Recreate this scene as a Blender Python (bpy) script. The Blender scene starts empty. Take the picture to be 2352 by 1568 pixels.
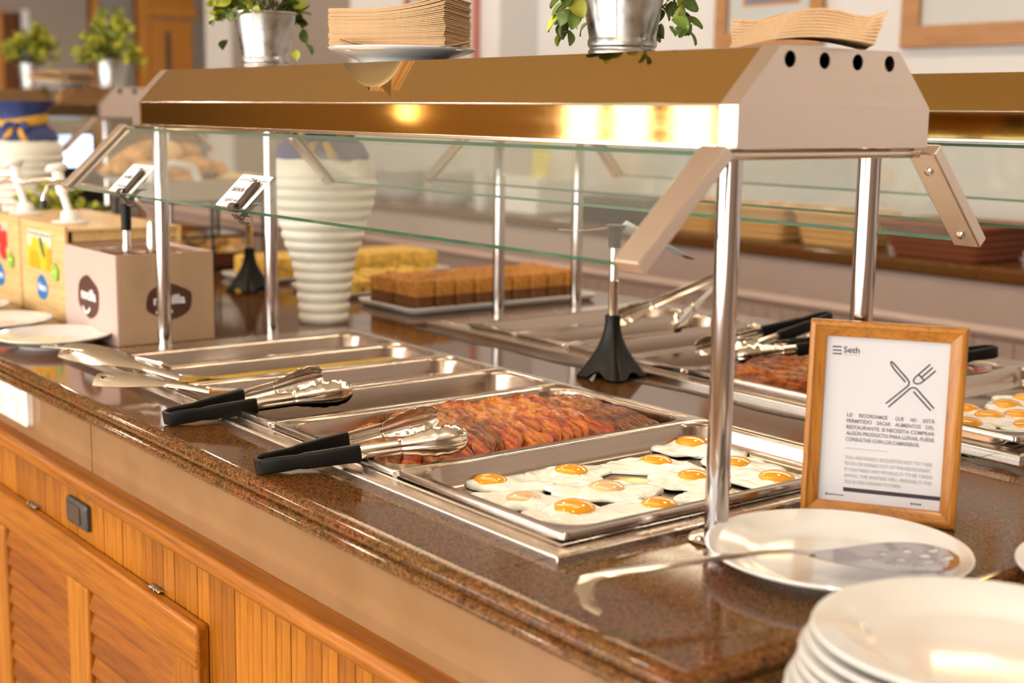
import bpy, bmesh, math, random
from mathutils import Vector, Matrix, Quaternion, noise
random.seed(7)
PI = math.pi
SC = bpy.context.scene
COL = SC.collection

# ------------------------------------------------------------------ camera, sky, lamps, exposure
cam_d = bpy.data.cameras.new('camera')
cam = bpy.data.objects.new('camera', cam_d); COL.objects.link(cam)
cR = Vector((0.60696139, 0.79462053, 0.01326936)); cU = Vector((-0.13688531, 0.08808193, 0.98666306))
cF = Vector((-0.78285393, 0.60068277, -0.16223421))
cam.matrix_world = Matrix(((cR.x, cU.x, -cF.x, 1.08215), (cR.y, cU.y, -cF.y, -0.90226), (cR.z, cU.z, -cF.z, 1.35842), (0, 0, 0, 1)))
cam_d.sensor_fit = 'HORIZONTAL'; cam_d.sensor_width = 36.0; cam_d.lens = 3185.0 / 2352 * 36
cam_d.clip_start = 0.02; cam_d.clip_end = 100
cam_d.dof.use_dof = True; cam_d.dof.focus_distance = 1.87; cam_d.dof.aperture_fstop = 3.6
SC.camera = cam

WORLD_STRENGTH = 3.2
wd = bpy.data.worlds.new('sky'); SC.world = wd; wd.use_nodes = True
bg = wd.node_tree.nodes['Background']
bg.inputs['Color'].default_value = (1.0, 0.98, 0.945, 1); bg.inputs['Strength'].default_value = WORLD_STRENGTH

SC.view_settings.view_transform = 'Standard'; SC.view_settings.look = 'None'
SC.view_settings.exposure = 1.6; SC.view_settings.gamma = 1.0; SC.view_settings.use_curve_mapping = False

CY = SC.cycles
CY.max_bounces = 5; CY.diffuse_bounces = 2; CY.glossy_bounces = 4; CY.transmission_bounces = 2; CY.transparent_max_bounces = 10
CY.caustics_reflective = False; CY.caustics_refractive = False; CY.use_adaptive_sampling = True; CY.adaptive_threshold = .1; CY.adaptive_min_samples = 16
CEIL = 3.0
WALL_FRONT_Y = -4.2
FILL_SPOTS = [(x, y) for x in (-8.5, -6.0, -3.6, -1.2, 1.2, 3.4) for y in (-2.9, -1.3, 1.95)]  # grid of added fill lamps, rows kept out of pane reflections
FILL_STRENGTH = 88.0
HEAT_STRENGTH = 7.0

# ------------------------------------------------------------------ materials
MATS = {}
def nodes_of(m):
    return m.node_tree.nodes, m.node_tree.links
def mat(name, col=(.8, .8, .8), rough=.5, metal=0., spec=.5, coat=0., coat_r=.05, trans=0., ior=1.45, sss=0., sss_r=(1, .4, .2), emit=None, es=0., alpha=1.):
    m = bpy.data.materials.new(name); m.use_nodes = True
    b = m.node_tree.nodes['Principled BSDF']
    b.inputs['Base Color'].default_value = (*col, 1); b.inputs['Roughness'].default_value = rough
    b.inputs['Metallic'].default_value = metal; b.inputs['Specular IOR Level'].default_value = spec
    b.inputs['Coat Weight'].default_value = coat; b.inputs['Coat Roughness'].default_value = coat_r
    b.inputs['Transmission Weight'].default_value = trans; b.inputs['IOR'].default_value = ior
    if sss:
        b.inputs['Subsurface Weight'].default_value = sss; b.inputs['Subsurface Radius'].default_value = sss_r
        b.inputs['Subsurface Scale'].default_value = .01
    if emit:
        b.inputs['Emission Color'].default_value = (*emit, 1); b.inputs['Emission Strength'].default_value = es
    MATS[name] = m
    return m
def coords(m, scale=(1, 1, 1), rot=(0, 0, 0)):
    n, l = nodes_of(m)
    tc = n.new('ShaderNodeTexCoord'); mp = n.new('ShaderNodeMapping')
    mp.inputs['Scale'].default_value = scale; mp.inputs['Rotation'].default_value = rot
    l.new(tc.outputs['Object'], mp.inputs['Vector'])
    return mp.outputs['Vector']
def noise_n(m, vec, scale, detail=4, rough=.55, dist=0.):
    n, l = nodes_of(m)
    t = n.new('ShaderNodeTexNoise'); t.inputs['Scale'].default_value = scale; t.inputs['Detail'].default_value = detail
    t.inputs['Roughness'].default_value = rough; t.inputs['Distortion'].default_value = dist
    l.new(vec, t.inputs['Vector'])
    return t.outputs['Fac']
def ramp(m, fac, stops):
    n, l = nodes_of(m)
    r = n.new('ShaderNodeValToRGB'); e = r.color_ramp.elements
    while len(e) < len(stops): e.new(.5)
    for i, (p, c) in enumerate(stops):
        e[i].position = p; e[i].color = (*c, 1) if len(c) == 3 else c
    l.new(fac, r.inputs['Fac'])
    return r.outputs['Color']
def mixc(m, a, b, fac, mode='MIX'):
    n, l = nodes_of(m)
    x = n.new('ShaderNodeMix'); x.data_type = 'RGBA'; x.blend_type = mode
    for s, v in ((x.inputs[0], fac), (x.inputs[6], a), (x.inputs[7], b)):
        if hasattr(v, 'links'): l.new(v, s)
        elif isinstance(v, (int, float)): s.default_value = v
        else: s.default_value = (*v, 1)
    return x.outputs[2]
def setc(m, sock, name='Base Color'):
    n, l = nodes_of(m); l.new(sock, n['Principled BSDF'].inputs[name])
def bump(m, fac, strength=.2, dist=.002):
    n, l = nodes_of(m)
    b = n.new('ShaderNodeBump'); b.inputs['Strength'].default_value = strength; b.inputs['Distance'].default_value = dist
    l.new(fac, b.inputs['Height']); l.new(b.outputs['Normal'], n['Principled BSDF'].inputs['Normal'])
def objrand(m):
    n, l = nodes_of(m); return n.new('ShaderNodeObjectInfo').outputs['Random']
def rough_noise(m, vec, scale, lo, hi):
    f = noise_n(m, vec, scale, 3)
    r = ramp(m, f, [(.3, (lo,) * 3), (.7, (hi,) * 3)])
    setc(m, r, 'Roughness')

# granite
g = mat('granite', (.12, .06, .03), .085, 0, .30)
v = coords(g)
n1 = noise_n(g, v, 330, 2, .7); n2 = noise_n(g, v, 10, 5, .65, .5); n3 = noise_n(g, v, 120, 2, .5)
warm = ramp(g, n1, [(.28, (.032, .012, .006)), (.45, (.105, .034, .010)), (.57, (.205, .066, .017)), (.76, (.34, .125, .036))])
oliv = ramp(g, n1, [(.28, (.028, .013, .006)), (.46, (.095, .043, .012)), (.58, (.18, .085, .022)), (.76, (.31, .155, .045))])
f2 = ramp(g, n2, [(.38, (0, 0, 0)), (.6, (1, 1, 1))])
c = mixc(g, warm, oliv, f2)
dk = ramp(g, n3, [(.36, (.35, .35, .35)), (.48, (1, 1, 1))])
setc(g, mixc(g, c, dk, .75, 'MULTIPLY'))
# woods: grain axis given by the stretched coordinate
def wood(name, a, b, cc, axis='z', rough=.36, coat=.08, sc=1.0, vary=.28):
    m = mat(name, a, rough, 0, .32, coat=coat, coat_r=.12)
    s = {'x': (1.2, 30, 30), 'y': (30, 1.2, 30), 'z': (30, 30, 1.2)}[axis]
    v = coords(m, tuple(k * sc for k in s))
    f = noise_n(m, v, 3.2, 6, .65, .35)
    s2 = {'x': (4, 160, 160), 'y': (160, 4, 160), 'z': (160, 160, 4)}[axis]
    v2 = coords(m, tuple(k * sc for k in s2)); f2 = noise_n(m, v2, 2.0, 3, .6)
    col = ramp(m, f, [(.28, a), (.5, b), (.74, cc)])
    pore = ramp(m, f2, [(.34, (.62, .55, .48)), (.47, (1, 1, 1))])
    col = mixc(m, col, pore, .7, 'MULTIPLY')
    r = ramp(m, objrand(m), [(0, (1 - vary, 1 - vary * 1.25, 1 - vary * 1.4)), (.5, (1, 1, 1)), (1, (1 + vary * .25, 1 + vary * .28, 1 + vary * .3))])
    setc(m, mixc(m, col, r, 1.0, 'MULTIPLY'))
    return m
wood('oak_v', (.21, .060, .004), (.37, .122, .007), (.49, .180, .013), 'z')
wood('oak_h', (.21, .060, .004), (.35, .112, .006), (.46, .160, .011), 'x', vary=.12)
wood('louvre', (.15, .037, .003), (.27, .076, .005), (.38, .125, .009), 'x', vary=.3)
wood('door_wood', (.42, .15, .018), (.55, .21, .025), (.62, .26, .035), 'z', rough=.55, coat=0, vary=.05)
wood('dark_door', (.10, .028, .006), (.16, .048, .010), (.20, .065, .014), 'z', rough=.7, coat=0, vary=.05)
wood('frame_wood', (.30, .105, .014), (.43, .165, .022), (.52, .215, .035), 'z', rough=.3, coat=.2, vary=.03)
wood('frame_wood_h', (.30, .105, .014), (.43, .165, .022), (.52, .215, .035), 'x', rough=.3, coat=.2, vary=.03)
wood('picture_wood', (.40, .19, .08), (.50, .25, .11), (.56, .29, .14), 'x', vary=.05)
wood('crate_wood', (.60, .36, .14), (.74, .48, .21), (.80, .56, .28), 'x', rough=.5, coat=.1, vary=.08)
# metals
def steel(name, col, rough, axis=None, sc=260, lo=None, hi=None, bs=.03):
    m = mat(name, col, rough, 1.0)
    if axis:
        s = {'x': (1, sc, sc), 'y': (sc, 1, sc), 'z': (sc, sc, 1)}[axis]
        v = coords(m, s); f = noise_n(m, v, 1.0, 3, .6)
        r = ramp(m, f, [(.25, ((lo or rough * .8),) * 3), (.75, ((hi or rough * 1.25),) * 3)]); setc(m, r, 'Roughness')
    return m
steel('steel_pan', (.44, .355, .29), .20, 'y', 180, .16, .25, .01)
steel('steel_well', (.62, .55, .49), .24, 'x', 180, .19, .30, .01)
steel('steel_post', (.52, .47, .455), .10, 'z', 90, .08, .13, .01)
steel('steel_plate', (.72, .62, .55), .33, 'y', 220, .28, .40)
steel('steel_tool', (.72, .67, .60), .17)
steel('steel_dark', (.35, .28, .23), .35)
steel('steel_galv', (.62, .61, .60), .34, None)
m = MATS['steel_galv']; v = coords(m); f = noise_n(m, v, 55, 4); rough_noise(m, v, 60, .26, .44)
setc(m, ramp(m, f, [(.3, (.33, .32, .31)), (.7, (.48, .47, .46))]))
m = steel('bronze', (.60, .39, .13), .05, 'x', 120, .035, .07, .008)
# panes: thin clear glass with a little grime
def pane(name, tint, grime):
    m = bpy.data.materials.new(name); m.use_nodes = True; n, l = nodes_of(m); n.clear()
    out = n.new('ShaderNodeOutputMaterial'); tr = n.new('ShaderNodeBsdfTransparent'); tr.inputs['Color'].default_value = (*tint, 1)
    gl = n.new('ShaderNodeBsdfGlossy'); gl.inputs['Roughness'].default_value = .02; gl.inputs['Color'].default_value = (.95, 1, .97, 1)
    lw = n.new('ShaderNodeLayerWeight'); pw = n.new('ShaderNodeMath'); pw.operation = 'POWER'; pw.inputs[1].default_value = 5.0; l.new(lw.outputs['Facing'], pw.inputs[0])
    fr = n.new('ShaderNodeMath'); fr.operation = 'MULTIPLY_ADD'; fr.inputs[1].default_value = .94; fr.inputs[2].default_value = .045; l.new(pw.outputs[0], fr.inputs[0])
    df = n.new('ShaderNodeBsdfDiffuse'); df.inputs['Color'].default_value = (.8, .8, .76, 1)
    m1 = n.new('ShaderNodeMixShader'); m2 = n.new('ShaderNodeMixShader')
    l.new(fr.outputs[0], m1.inputs[0]); l.new(tr.outputs[0], m1.inputs[1]); l.new(gl.outputs[0], m1.inputs[2])
    m2.inputs[0].default_value = grime
    l.new(m1.outputs[0], m2.inputs[1]); l.new(df.outputs[0], m2.inputs[2]); l.new(m2.outputs[0], out.inputs[0])
    MATS[name] = m
pane('pane', (.968, .985, .976), .03)
wp = bpy.data.materials.new('window_pane'); wp.use_nodes = True; n_, l_ = nodes_of(wp); n_.clear()
ou = n_.new('ShaderNodeOutputMaterial'); tr_ = n_.new('ShaderNodeBsdfTransparent'); tr_.inputs['Color'].default_value = (.96, .98, .98, 1); l_.new(tr_.outputs[0], ou.inputs[0]); MATS['window_pane'] = wp
pane('picture_glass', (.97, .98, .98), .01)
mat('glass_edge', (.045, .15, .085), .15, 0, .5)
# plain things
mat('ceramic', (.80, .77, .735), .13, 0, .5, coat=.5, coat_r=.04)
mat('ceramic_vase', (.78, .72, .60), .42)
m = MATS['ceramic_vase']; v = coords(m); f = noise_n(m, v, 26, 5, .6); setc(m, ramp(m, f, [(.26, (.66, .50, .32)), (.36, (.79, .73, .61)), (.7, (.83, .78, .67))]))
mat('black_plastic', (.006, .005, .004), .36, 0, .22)
mat('black_rubber', (.03, .026, .024), .5)
mat('brown_plastic', (.06, .038, .03), .33)
mat('grey_switch', (.045, .04, .037), .4)
mat('black_void', (.004, .003, .003), .9, spec=0)
mat('white_plastic', (.86, .82, .77), .35)
mat('white_card', (.88, .86, .83), .5)
mat('sign_paper', (.58, .545, .555), .35, 0, .3)
mat('ink', (.035, .018, .022), .6)
mat('ink_soft', (.19, .15, .16), .6)
mat('ink_pale', (.36, .31, .31), .6)
mat('ink_grey', (.45, .42, .40), .6)
mat('napkin', (.66, .42, .235), .9, spec=.1)
m = MATS['napkin']; v = coords(m, (1, 1, 1)); f = noise_n(m, v, 400, 3); setc(m, ramp(m, f, [(.3, (.58, .355, .185)), (.7, (.72, .47, .275))])); bump(m, f, .3, .0005)
mat('wall_paint', (.74, .70, .675), .85, spec=.2)
mat('wall_taupe', (.335, .27, .225), .85, spec=.2)
mat('wall_grey', (.27, .235, .205), .85, spec=.2)
mat('wall_pink', (.56, .43, .37), .7, spec=.3)
mat('ceiling_paint', (.72, .60, .45), .9, spec=.1)
mat('trim_white', (.78, .75, .73), .5)
m = mat('floor_tile', (.46, .32, .20), .22)
v = coords(m); n_, l_ = nodes_of(m); br = n_.new('ShaderNodeTexBrick'); br.offset = 0; br.inputs['Scale'].default_value = 2.4
br.inputs['Color1'].default_value = (.50, .35, .22, 1); br.inputs['Color2'].default_value = (.45, .31, .19, 1); br.inputs['Mortar'].default_value = (.25, .17, .11, 1)
br.inputs['Mortar Size'].default_value = .012; br.inputs['Brick Width'].default_value = 1; br.inputs['Row Height'].default_value = 1
l_.new(v, br.inputs['Vector']); setc(m, br.outputs['Color'])
m = mat('fascia_tile', (.30, .165, .08), .10)
v = coords(m); f = noise_n(m, v, 9, 4); setc(m, ramp(m, f, [(.3, (.24, .122, .052)), (.7, (.285, .152, .07))]))
mat('egg_white', (.90, .88, .80), .14)
m = MATS['egg_white']; v = coords(m); f = noise_n(m, v, 70, 4); bump(m, f, .35, .003)
setc(m, ramp(m, noise_n(m, v, 30, 3), [(.3, (.86, .83, .68)), (.5, (.93, .91, .83))]))
mat('yolk', (.86, .36, .012), .10, coat=.5)
mat('yolk_pale', (.84, .52, .24), .14, coat=.4)
def bacon_mat(name, cols, dark):
    m = mat(name, cols[1], .34, 0, .4, coat=.1, coat_r=.15)
    v = coords(m, (9, 55, 20)); f = noise_n(m, v, 1.3, 5, .6, .8)
    v2 = coords(m, (60, 60, 60)); f2 = noise_n(m, v2, 1.6, 5, .65)
    c = ramp(m, f, [(.30, cols[0]), (.44, cols[1]), (.54, cols[2]), (.66, cols[3])])
    d = ramp(m, f2, [(.40, dark), (.54, (1, 1, 1))])
    c = mixc(m, c, d, .8, 'MULTIPLY')
    r = ramp(m, objrand(m), [(0, (.75, .7, .65)), (1, (1.15, 1.1, 1.05))])
    setc(m, mixc(m, c, r, 1.0, 'MULTIPLY')); bump(m, f2, .5, .0025)
bacon_mat('bacon_red', [(.15, .012, .003), (.35, .040, .004), (.52, .13, .010), (.62, .25, .03)], (.5, .3, .2))
bacon_mat('bacon_pink', [(.22, .028, .006), (.46, .105, .012), (.60, .22, .025), (.70, .34, .055)], (.65, .45, .3))
bacon_mat('bacon_dark', [(.06, .012, .003), (.20, .040, .007), (.34, .085, .012), (.50, .20, .04)], (.35, .28, .2))
bacon_mat('bacon_brown', [(.08, .018, .004), (.21, .052, .008), (.35, .115, .018), (.47, .21, .04)], (.35, .28, .2))
mat('scramble', (.82, .56, .10), .5)
mat('sauce', (.62, .25, .02), .4, 0, .3)
mat('oil', (.62, .40, .03), .4, 0, .3)

# ------------------------------------------------------------------ mesh helpers
class MB:
    def __init__(s): s.v = []; s.f = []; s.mi = []; s.cur = 0
    def add(s, vs, fs):
        o = len(s.v); s.v += [tuple(p) for p in vs]
        for f in fs: s.f.append([i + o for i in f]); s.mi.append(s.cur)
        return s
    def box(s, c, size, rot=None):
        x, y, z = (k / 2 for k in size)
        vs = [Vector(p) for p in ((-x, -y, -z), (x, -y, -z), (x, y, -z), (-x, y, -z), (-x, -y, z), (x, -y, z), (x, y, z), (-x, y, z))]
        if rot is not None: vs = [rot @ p for p in vs]
        vs = [p + Vector(c) for p in vs]
        return s.add(vs, [(0, 3, 2, 1), (4, 5, 6, 7), (0, 1, 5, 4), (1, 2, 6, 5), (2, 3, 7, 6), (3, 0, 4, 7)])
    def bb(s, x0, x1, y0, y1, z0, z1):
        return s.box(((x0 + x1) / 2, (y0 + y1) / 2, (z0 + z1) / 2), (x1 - x0, y1 - y0, z1 - z0))
    def loft(s, rings, closed=True, cap0=True, cap1=True, loop=False):
        n = len(rings[0]); vs = [p for r in rings for p in r]; fs = []
        m = len(rings)
        for i in range(m if loop else m - 1):
            a = i * n; b = ((i + 1) % m) * n
            for j in range(n if closed else n - 1):
                k = (j + 1) % n
                fs.append((a + j, a + k, b + k, b + j))
        if not loop and closed:
            if cap0: fs.append(tuple(range(n - 1, -1, -1)))
            if cap1: fs.append(tuple((m - 1) * n + j for j in range(n)))
        return s.add(vs, fs)
    def tube(s, pts, r, n=12, caps=True):
        pts = [Vector(p) for p in pts]; m = len(pts); rs = r if isinstance(r, (list, tuple)) else [r] * m
        rings = []; up = None
        for i, p in enumerate(pts):
            t = (pts[min(i + 1, m - 1)] - pts[max(i - 1, 0)]).normalized()
            if up is None:
                up = Vector((0, 0, 1)) if abs(t.z) < .9 else Vector((1, 0, 0))
            a = t.cross(up).normalized(); up = a.cross(t).normalized()
            rings.append([p + (a * math.cos(2 * PI * k / n) + up * math.sin(2 * PI * k / n)) * rs[i] for k in range(n)])
        return s.loft(rings, True, caps, caps)
    def lathe(s, prof, n=40, c=(0, 0, 0), fr=None):
        c = Vector(c); rings = []
        for r, z in prof:
            ring = []
            for k in range(n):
                a = 2 * PI * k / n; rr = max(r, 1e-5) * (fr(a, z) if fr else 1)
                ring.append(c + Vector((rr * math.cos(a), rr * math.sin(a), z)))
            rings.append(ring)
        return s.loft(rings, True, False, False)
    def prism(s, poly, f, t0, t1):
        """poly: 2-D points; f(u, v, t) -> 3-D point"""
        n = len(poly)
        vs = [f(u, v, t0) for u, v in poly] + [f(u, v, t1) for u, v in poly]
        fs = [tuple(range(n - 1, -1, -1)), tuple(range(n, 2 * n))] + [(i, (i + 1) % n, n + (i + 1) % n, n + i) for i in range(n)]
        return s.add(vs, fs)
    def mesh(s, name, mats, smooth=True, ang=35):
        me = bpy.data.meshes.new(name); me.from_pydata(s.v, [], s.f)
        bm = bmesh.new(); bm.from_mesh(me); bmesh.ops.recalc_face_normals(bm, faces=bm.faces); bm.to_mesh(me); bm.free()
        for m in (mats if isinstance(mats, (list, tuple)) else [mats]): me.materials.append(MATS[m])
        if len(set(s.mi)) > 1: me.polygons.foreach_set('material_index', s.mi)
        if smooth:
            me.polygons.foreach_set('use_smooth', [True] * len(me.polygons)); me.set_sharp_from_angle(angle=math.radians(ang))
        me.update()
        return me
    def build(s, name, mats, parent=None, smooth=True, bevel=0, seg=2, ang=35, loc=None, rot=None):
        return link(name, s.mesh(name, mats, smooth, ang), parent, bevel, seg, loc, rot)
def link(name, me, parent=None, bevel=0, seg=2, loc=None, rot=None):
    o = bpy.data.objects.new(name, me); COL.objects.link(o)
    if parent: o.parent = parent
    if loc is not None: o.location = loc
    if rot is not None: o.rotation_euler = rot
    if bevel:
        b = o.modifiers.new('bevel', 'BEVEL'); b.width = bevel; b.segments = seg; b.limit_method = 'ANGLE'; b.angle_limit = math.radians(40)
    return o
def tag(o, label, cat, group=None, kind=None):
    o['label'] = label; o['category'] = cat
    if group: o['group'] = group
    if kind: o['kind'] = kind
    return o
def struct(o, label=None, cat=None):
    o['kind'] = 'structure'
    if label: o['label'] = label
    if cat: o['category'] = cat
    return o
def thing(name, label, cat, loc=(0, 0, 0), rotz=0, group=None):
    o = bpy.data.objects.new(name, None); COL.objects.link(o); o.empty_display_size = .05
    o.location = loc; o.rotation_euler = (0, 0, rotz)
    return tag(o, label, cat, group)
def copy_tree(o, parent=None):
    c = o.copy(); COL.objects.link(c); c.parent = parent
    for ch in list(o.children): copy_tree(ch, c)
    return c
def rrect(w, l, r, z, n=6, c=(0, 0)):
    pts = []
    for sx, sy, a0 in ((1, 1, 0), (-1, 1, PI / 2), (-1, -1, PI), (1, -1, 1.5 * PI)):
        for k in range(n + 1):
            a = a0 + PI / 2 * k / n
            pts.append(Vector((c[0] + sx * (w / 2 - r) + r * math.cos(a), c[1] + sy * (l / 2 - r) + r * math.sin(a), z)))
    return pts
def holed(name, outer, holes, f, t0, t1, mats, parent=None, bevel=0):
    """flat plate with real holes; outer and holes are 2-D loops, f(u, v, t) -> 3-D"""
    bm = bmesh.new(); es = []
    for lp in [outer] + holes:
        vs = [bm.verts.new((u, v, 0)) for u, v in lp]
        es += [bm.edges.new((vs[i], vs[(i + 1) % len(vs)])) for i in range(len(vs))]
    bmesh.ops.triangle_fill(bm, use_beauty=True, use_dissolve=False, edges=es)
    top = list(bm.faces)
    r = bmesh.ops.extrude_face_region(bm, geom=top)
    for e in r['geom']:
        if isinstance(e, bmesh.types.BMVert): e.co.z = 1
    for vv in bm.verts: vv.co = f(vv.co.x, vv.co.y, t1 if vv.co.z > .5 else t0)
    bmesh.ops.recalc_face_normals(bm, faces=bm.faces)
    me = bpy.data.meshes.new(name); bm.to_mesh(me); bm.free()
    me.materials.append(MATS[mats])
    return link(name, me, parent, bevel, 2)
def circle(cx, cy, r, n=20, ry=None):
    return [(cx + r * math.cos(2 * PI * k / n), cy + (ry or r) * math.sin(2 * PI * k / n)) for k in range(n)]
class Face:
    """a flat printed face: origin o, axes u (right) and v (up), normal n"""
    def __init__(s, o, u, v): s.o = Vector(o); s.u = Vector(u).normalized(); s.v = Vector(v).normalized(); s.n = s.u.cross(s.v)
    def p(s, a, b, t=0): return s.o + s.u * a + s.v * b + s.n * t
    def decal(s, name, poly, m, parent, t0=.0002, t1=.0006):
        return MB().prism(poly, s.p, t0, t1).build(name, m, parent, False)
    def ribbon(s, name, pts, w, m, parent, t0=.0002, t1=.0006, closed=False):
        """a stroke of width w along pts"""
        b = MB(); P = [Vector((x, y, 0)) for x, y in pts]; k = len(P); L = []; R_ = []
        for i in range(k):
            a = P[(i - 1) % k] if (closed or i) else P[0]; c = P[(i + 1) % k] if (closed or i < k - 1) else P[-1]
            t = (c - a).normalized(); nn = Vector((-t.y, t.x, 0)) * w / 2; L.append(P[i] + nn); R_.append(P[i] - nn)
        for i in range(k if closed else k - 1):
            j = (i + 1) % k
            b.prism([(q.x, q.y) for q in (R_[i], R_[j], L[j], L[i])], s.p, t0, t1)
        return b.build(name, m, parent, False)
    def text(s, name, body, x, y, size, m, parent, width=None, align='LEFT', t0=.0003, bold=0, shear=0, sx=None):
        cu = bpy.data.curves.new('lettering', 'FONT'); cu.body = body; cu.size = size; cu.align_x = align; cu.extrude = .00015; cu.resolution_u = 3
        cu.offset = bold; cu.shear = shear
        ob = bpy.data.objects.new('lettering', cu)
        me = bpy.data.meshes.new_from_object(ob); bpy.data.objects.remove(ob); bpy.data.curves.remove(cu)
        xs = [q.co.x for q in me.vertices] or [0, 1]
        x0, x1 = min(xs), max(xs); k = sx or 1
        if width: k = width / max(x1 - x0, 1e-6)
        for q in me.vertices:
            px = (q.co.x - (x0 if align == 'LEFT' else 0)) * k
            q.co = s.p(x + px, y + q.co.y, t0 + .00015 + q.co.z)
        me.materials.clear(); me.materials.append(MATS[m])
        return link(name, me, parent)
def mesh_pts(name, fn, nu, nv, closed_u=False):
    b = MB(); vs = [fn(i / (nu - (0 if closed_u else 1)), j / (nv - 1)) for j in range(nv) for i in range(nu)]; fs = []
    for j in range(nv - 1):
        for i in range(nu if closed_u else nu - 1):
            k = (i + 1) % nu; fs.append((j * nu + i, j * nu + k, (j + 1) * nu + k, (j + 1) * nu + i))
    b.add(vs, fs); return b
def solidify(o, t, off=0):
    s = o.modifiers.new('thickness', 'SOLIDIFY'); s.thickness = t; s.offset = off; return o

# ------------------------------------------------------------------ the room
mat('wall_warm', (.46, .30, .15), .8, spec=.2)
RX0, RX1, RY1, HALL_Y = -13.0, 5.0, 3.2, 6.2
struct(MB().bb(RX0 - .2, RX1 + .2, WALL_FRONT_Y - .2, HALL_Y + .2, -.1, 0).build('floor', 'floor_tile', None, False), 'beige square tiled floor of the dining room', 'floor')
struct(MB().bb(RX0 - .2, RX1 + .2, WALL_FRONT_Y - .2, HALL_Y + .2, CEIL, CEIL + .1).build('ceiling', 'ceiling_paint', None, False), 'warm beige painted ceiling with added round fill lamps', 'ceiling')
b = MB().bb(RX0 - .2, -5.62, WALL_FRONT_Y - .15, WALL_FRONT_Y, 0, CEIL).bb(-5.62, 4.6, WALL_FRONT_Y - .15, WALL_FRONT_Y, 0, .45).bb(-5.62, 4.6, WALL_FRONT_Y - .15, WALL_FRONT_Y, 2.55, CEIL).bb(4.6, RX1 + .2, WALL_FRONT_Y - .15, WALL_FRONT_Y, 0, CEIL)
struct(b.build('wall_front', 'wall_warm', None, False), 'warm brown wall holding the long row of windows', 'wall')
struct(MB().bb(RX1, RX1 + .15, WALL_FRONT_Y, RY1, 0, CEIL).build('wall_right', 'wall_taupe', None, False), 'taupe end wall behind the camera side', 'wall')
struct(MB().bb(-5.42, RX1 + .15, RY1, RY1 + .15, 0, CEIL).build('wall_back', 'wall_paint', None, False), 'white painted wall hung with wooden framed pictures', 'wall')
struct(MB().bb(-7.25, -5.42, RY1, RY1 + .15, 0, CEIL).build('wall_taupe_panel', 'wall_taupe', None, False), 'taupe painted stretch of wall beyond the white pillar', 'wall')
struct(MB().bb(-7.62, -7.25, RY1 - .02, RY1 + .4, 0, CEIL).build('pillar_corner', 'wall_paint', None, False), 'pale corner pillar between the doors and the taupe wall', 'pillar')
struct(MB().bb(-5.42, -4.1, RY1 - .22, RY1, 0, CEIL).build('pillar_back', 'wall_paint', None, False), 'wide white pilaster on the wall with red framed picture', 'pillar')
struct(MB().bb(RX0 - .15, -7.6, HALL_Y, HALL_Y + .15, 0, CEIL).build('wall_hall', 'wall_grey', None, False), 'grey wall of the hall beyond the far doors', 'wall')
b = MB().bb(RX0 - .15, RX0, WALL_FRONT_Y, 3.50, 0, CEIL).bb(RX0 - .15, RX0, 3.50, 3.74, 2.27, CEIL).bb(RX0 - .15, RX0, 3.74, HALL_Y, 0, CEIL)
struct(b.build('wall_left', 'wall_taupe', None, False), 'taupe far wall with two wooden doors', 'wall')
struct(MB().bb(RX0 - .02, RX0 + .02, 4.49, 4.90, 0, CEIL).build('wall_left_panel', 'wall_grey', None, False), 'grey strip of far wall beside the orange wooden door', 'wall')
struct(MB().bb(RX0 - .02, RX0 + .02, 5.55, 6.15, 0, CEIL).build('wall_left_recess', 'wall_grey', None, False), 'dark grey strip of far wall right of the orange door', 'wall')
struct(MB().bb(RX0, RX0 + .10, 4.43, 4.49, 0, CEIL).build('trim_1', 'door_wood', None, False), 'slim vertical wooden post on the far wall', 'trim')
# far doors
d = MB().bb(RX0 - .12, RX0 - .05, 3.50, 3.74, 0, 2.27).build('door_1', 'dark_door', None, False); struct(d, 'dark brown wooden door at the far left edge', 'door')
struct(MB().bb(RX0, RX0 + .06, 3.735, 3.80, 0, 2.30).build('trim_2', 'trim_white', None, False), 'white door trim beside the dark brown door', 'trim')
struct(MB().bb(RX0, RX0 + .08, 3.46, 3.535, 0, 2.30).build('trim_3', 'door_wood', None, False), 'orange wooden jamb left of the dark brown door', 'trim')
dr = bpy.data.objects.new('door_2', None); COL.objects.link(dr); struct(dr, 'orange wooden far door with a narrow dark vision slot', 'door')
f = MB().bb(RX0, RX0 + .12, 4.90, 5.02, 0, CEIL).bb(RX0, RX0 + .12, 5.02, 5.56, 2.30, 2.42).build('door_frame', 'door_wood', dr, False, .004)
MB().bb(RX0, RX0 + .03, 5.02, 5.56, 2.42, CEIL).build('transom_panel', 'door_wood', dr, False)
lf = MB().bb(RX0 + .01, RX0 + .06, 5.05, 5.53, .02, 2.28).build('door_leaf', 'door_wood', dr, False, .003)
MB().bb(RX0 + .055, RX0 + .066, 5.225, 5.275, 1.30, 2.16).build('vision_slot', 'black_rubber', lf, False)
for y0, y1, z0, z1 in ((3.05, 3.38, 1.15, 1.32),):
    nb = MB().bb(RX0 + .002, RX0 + .02, 4.02, 4.18, 1.48, 1.64).build('notice', 'white_card', None, False); tag(nb, 'small pale notice on the taupe far wall', 'notice')
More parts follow.
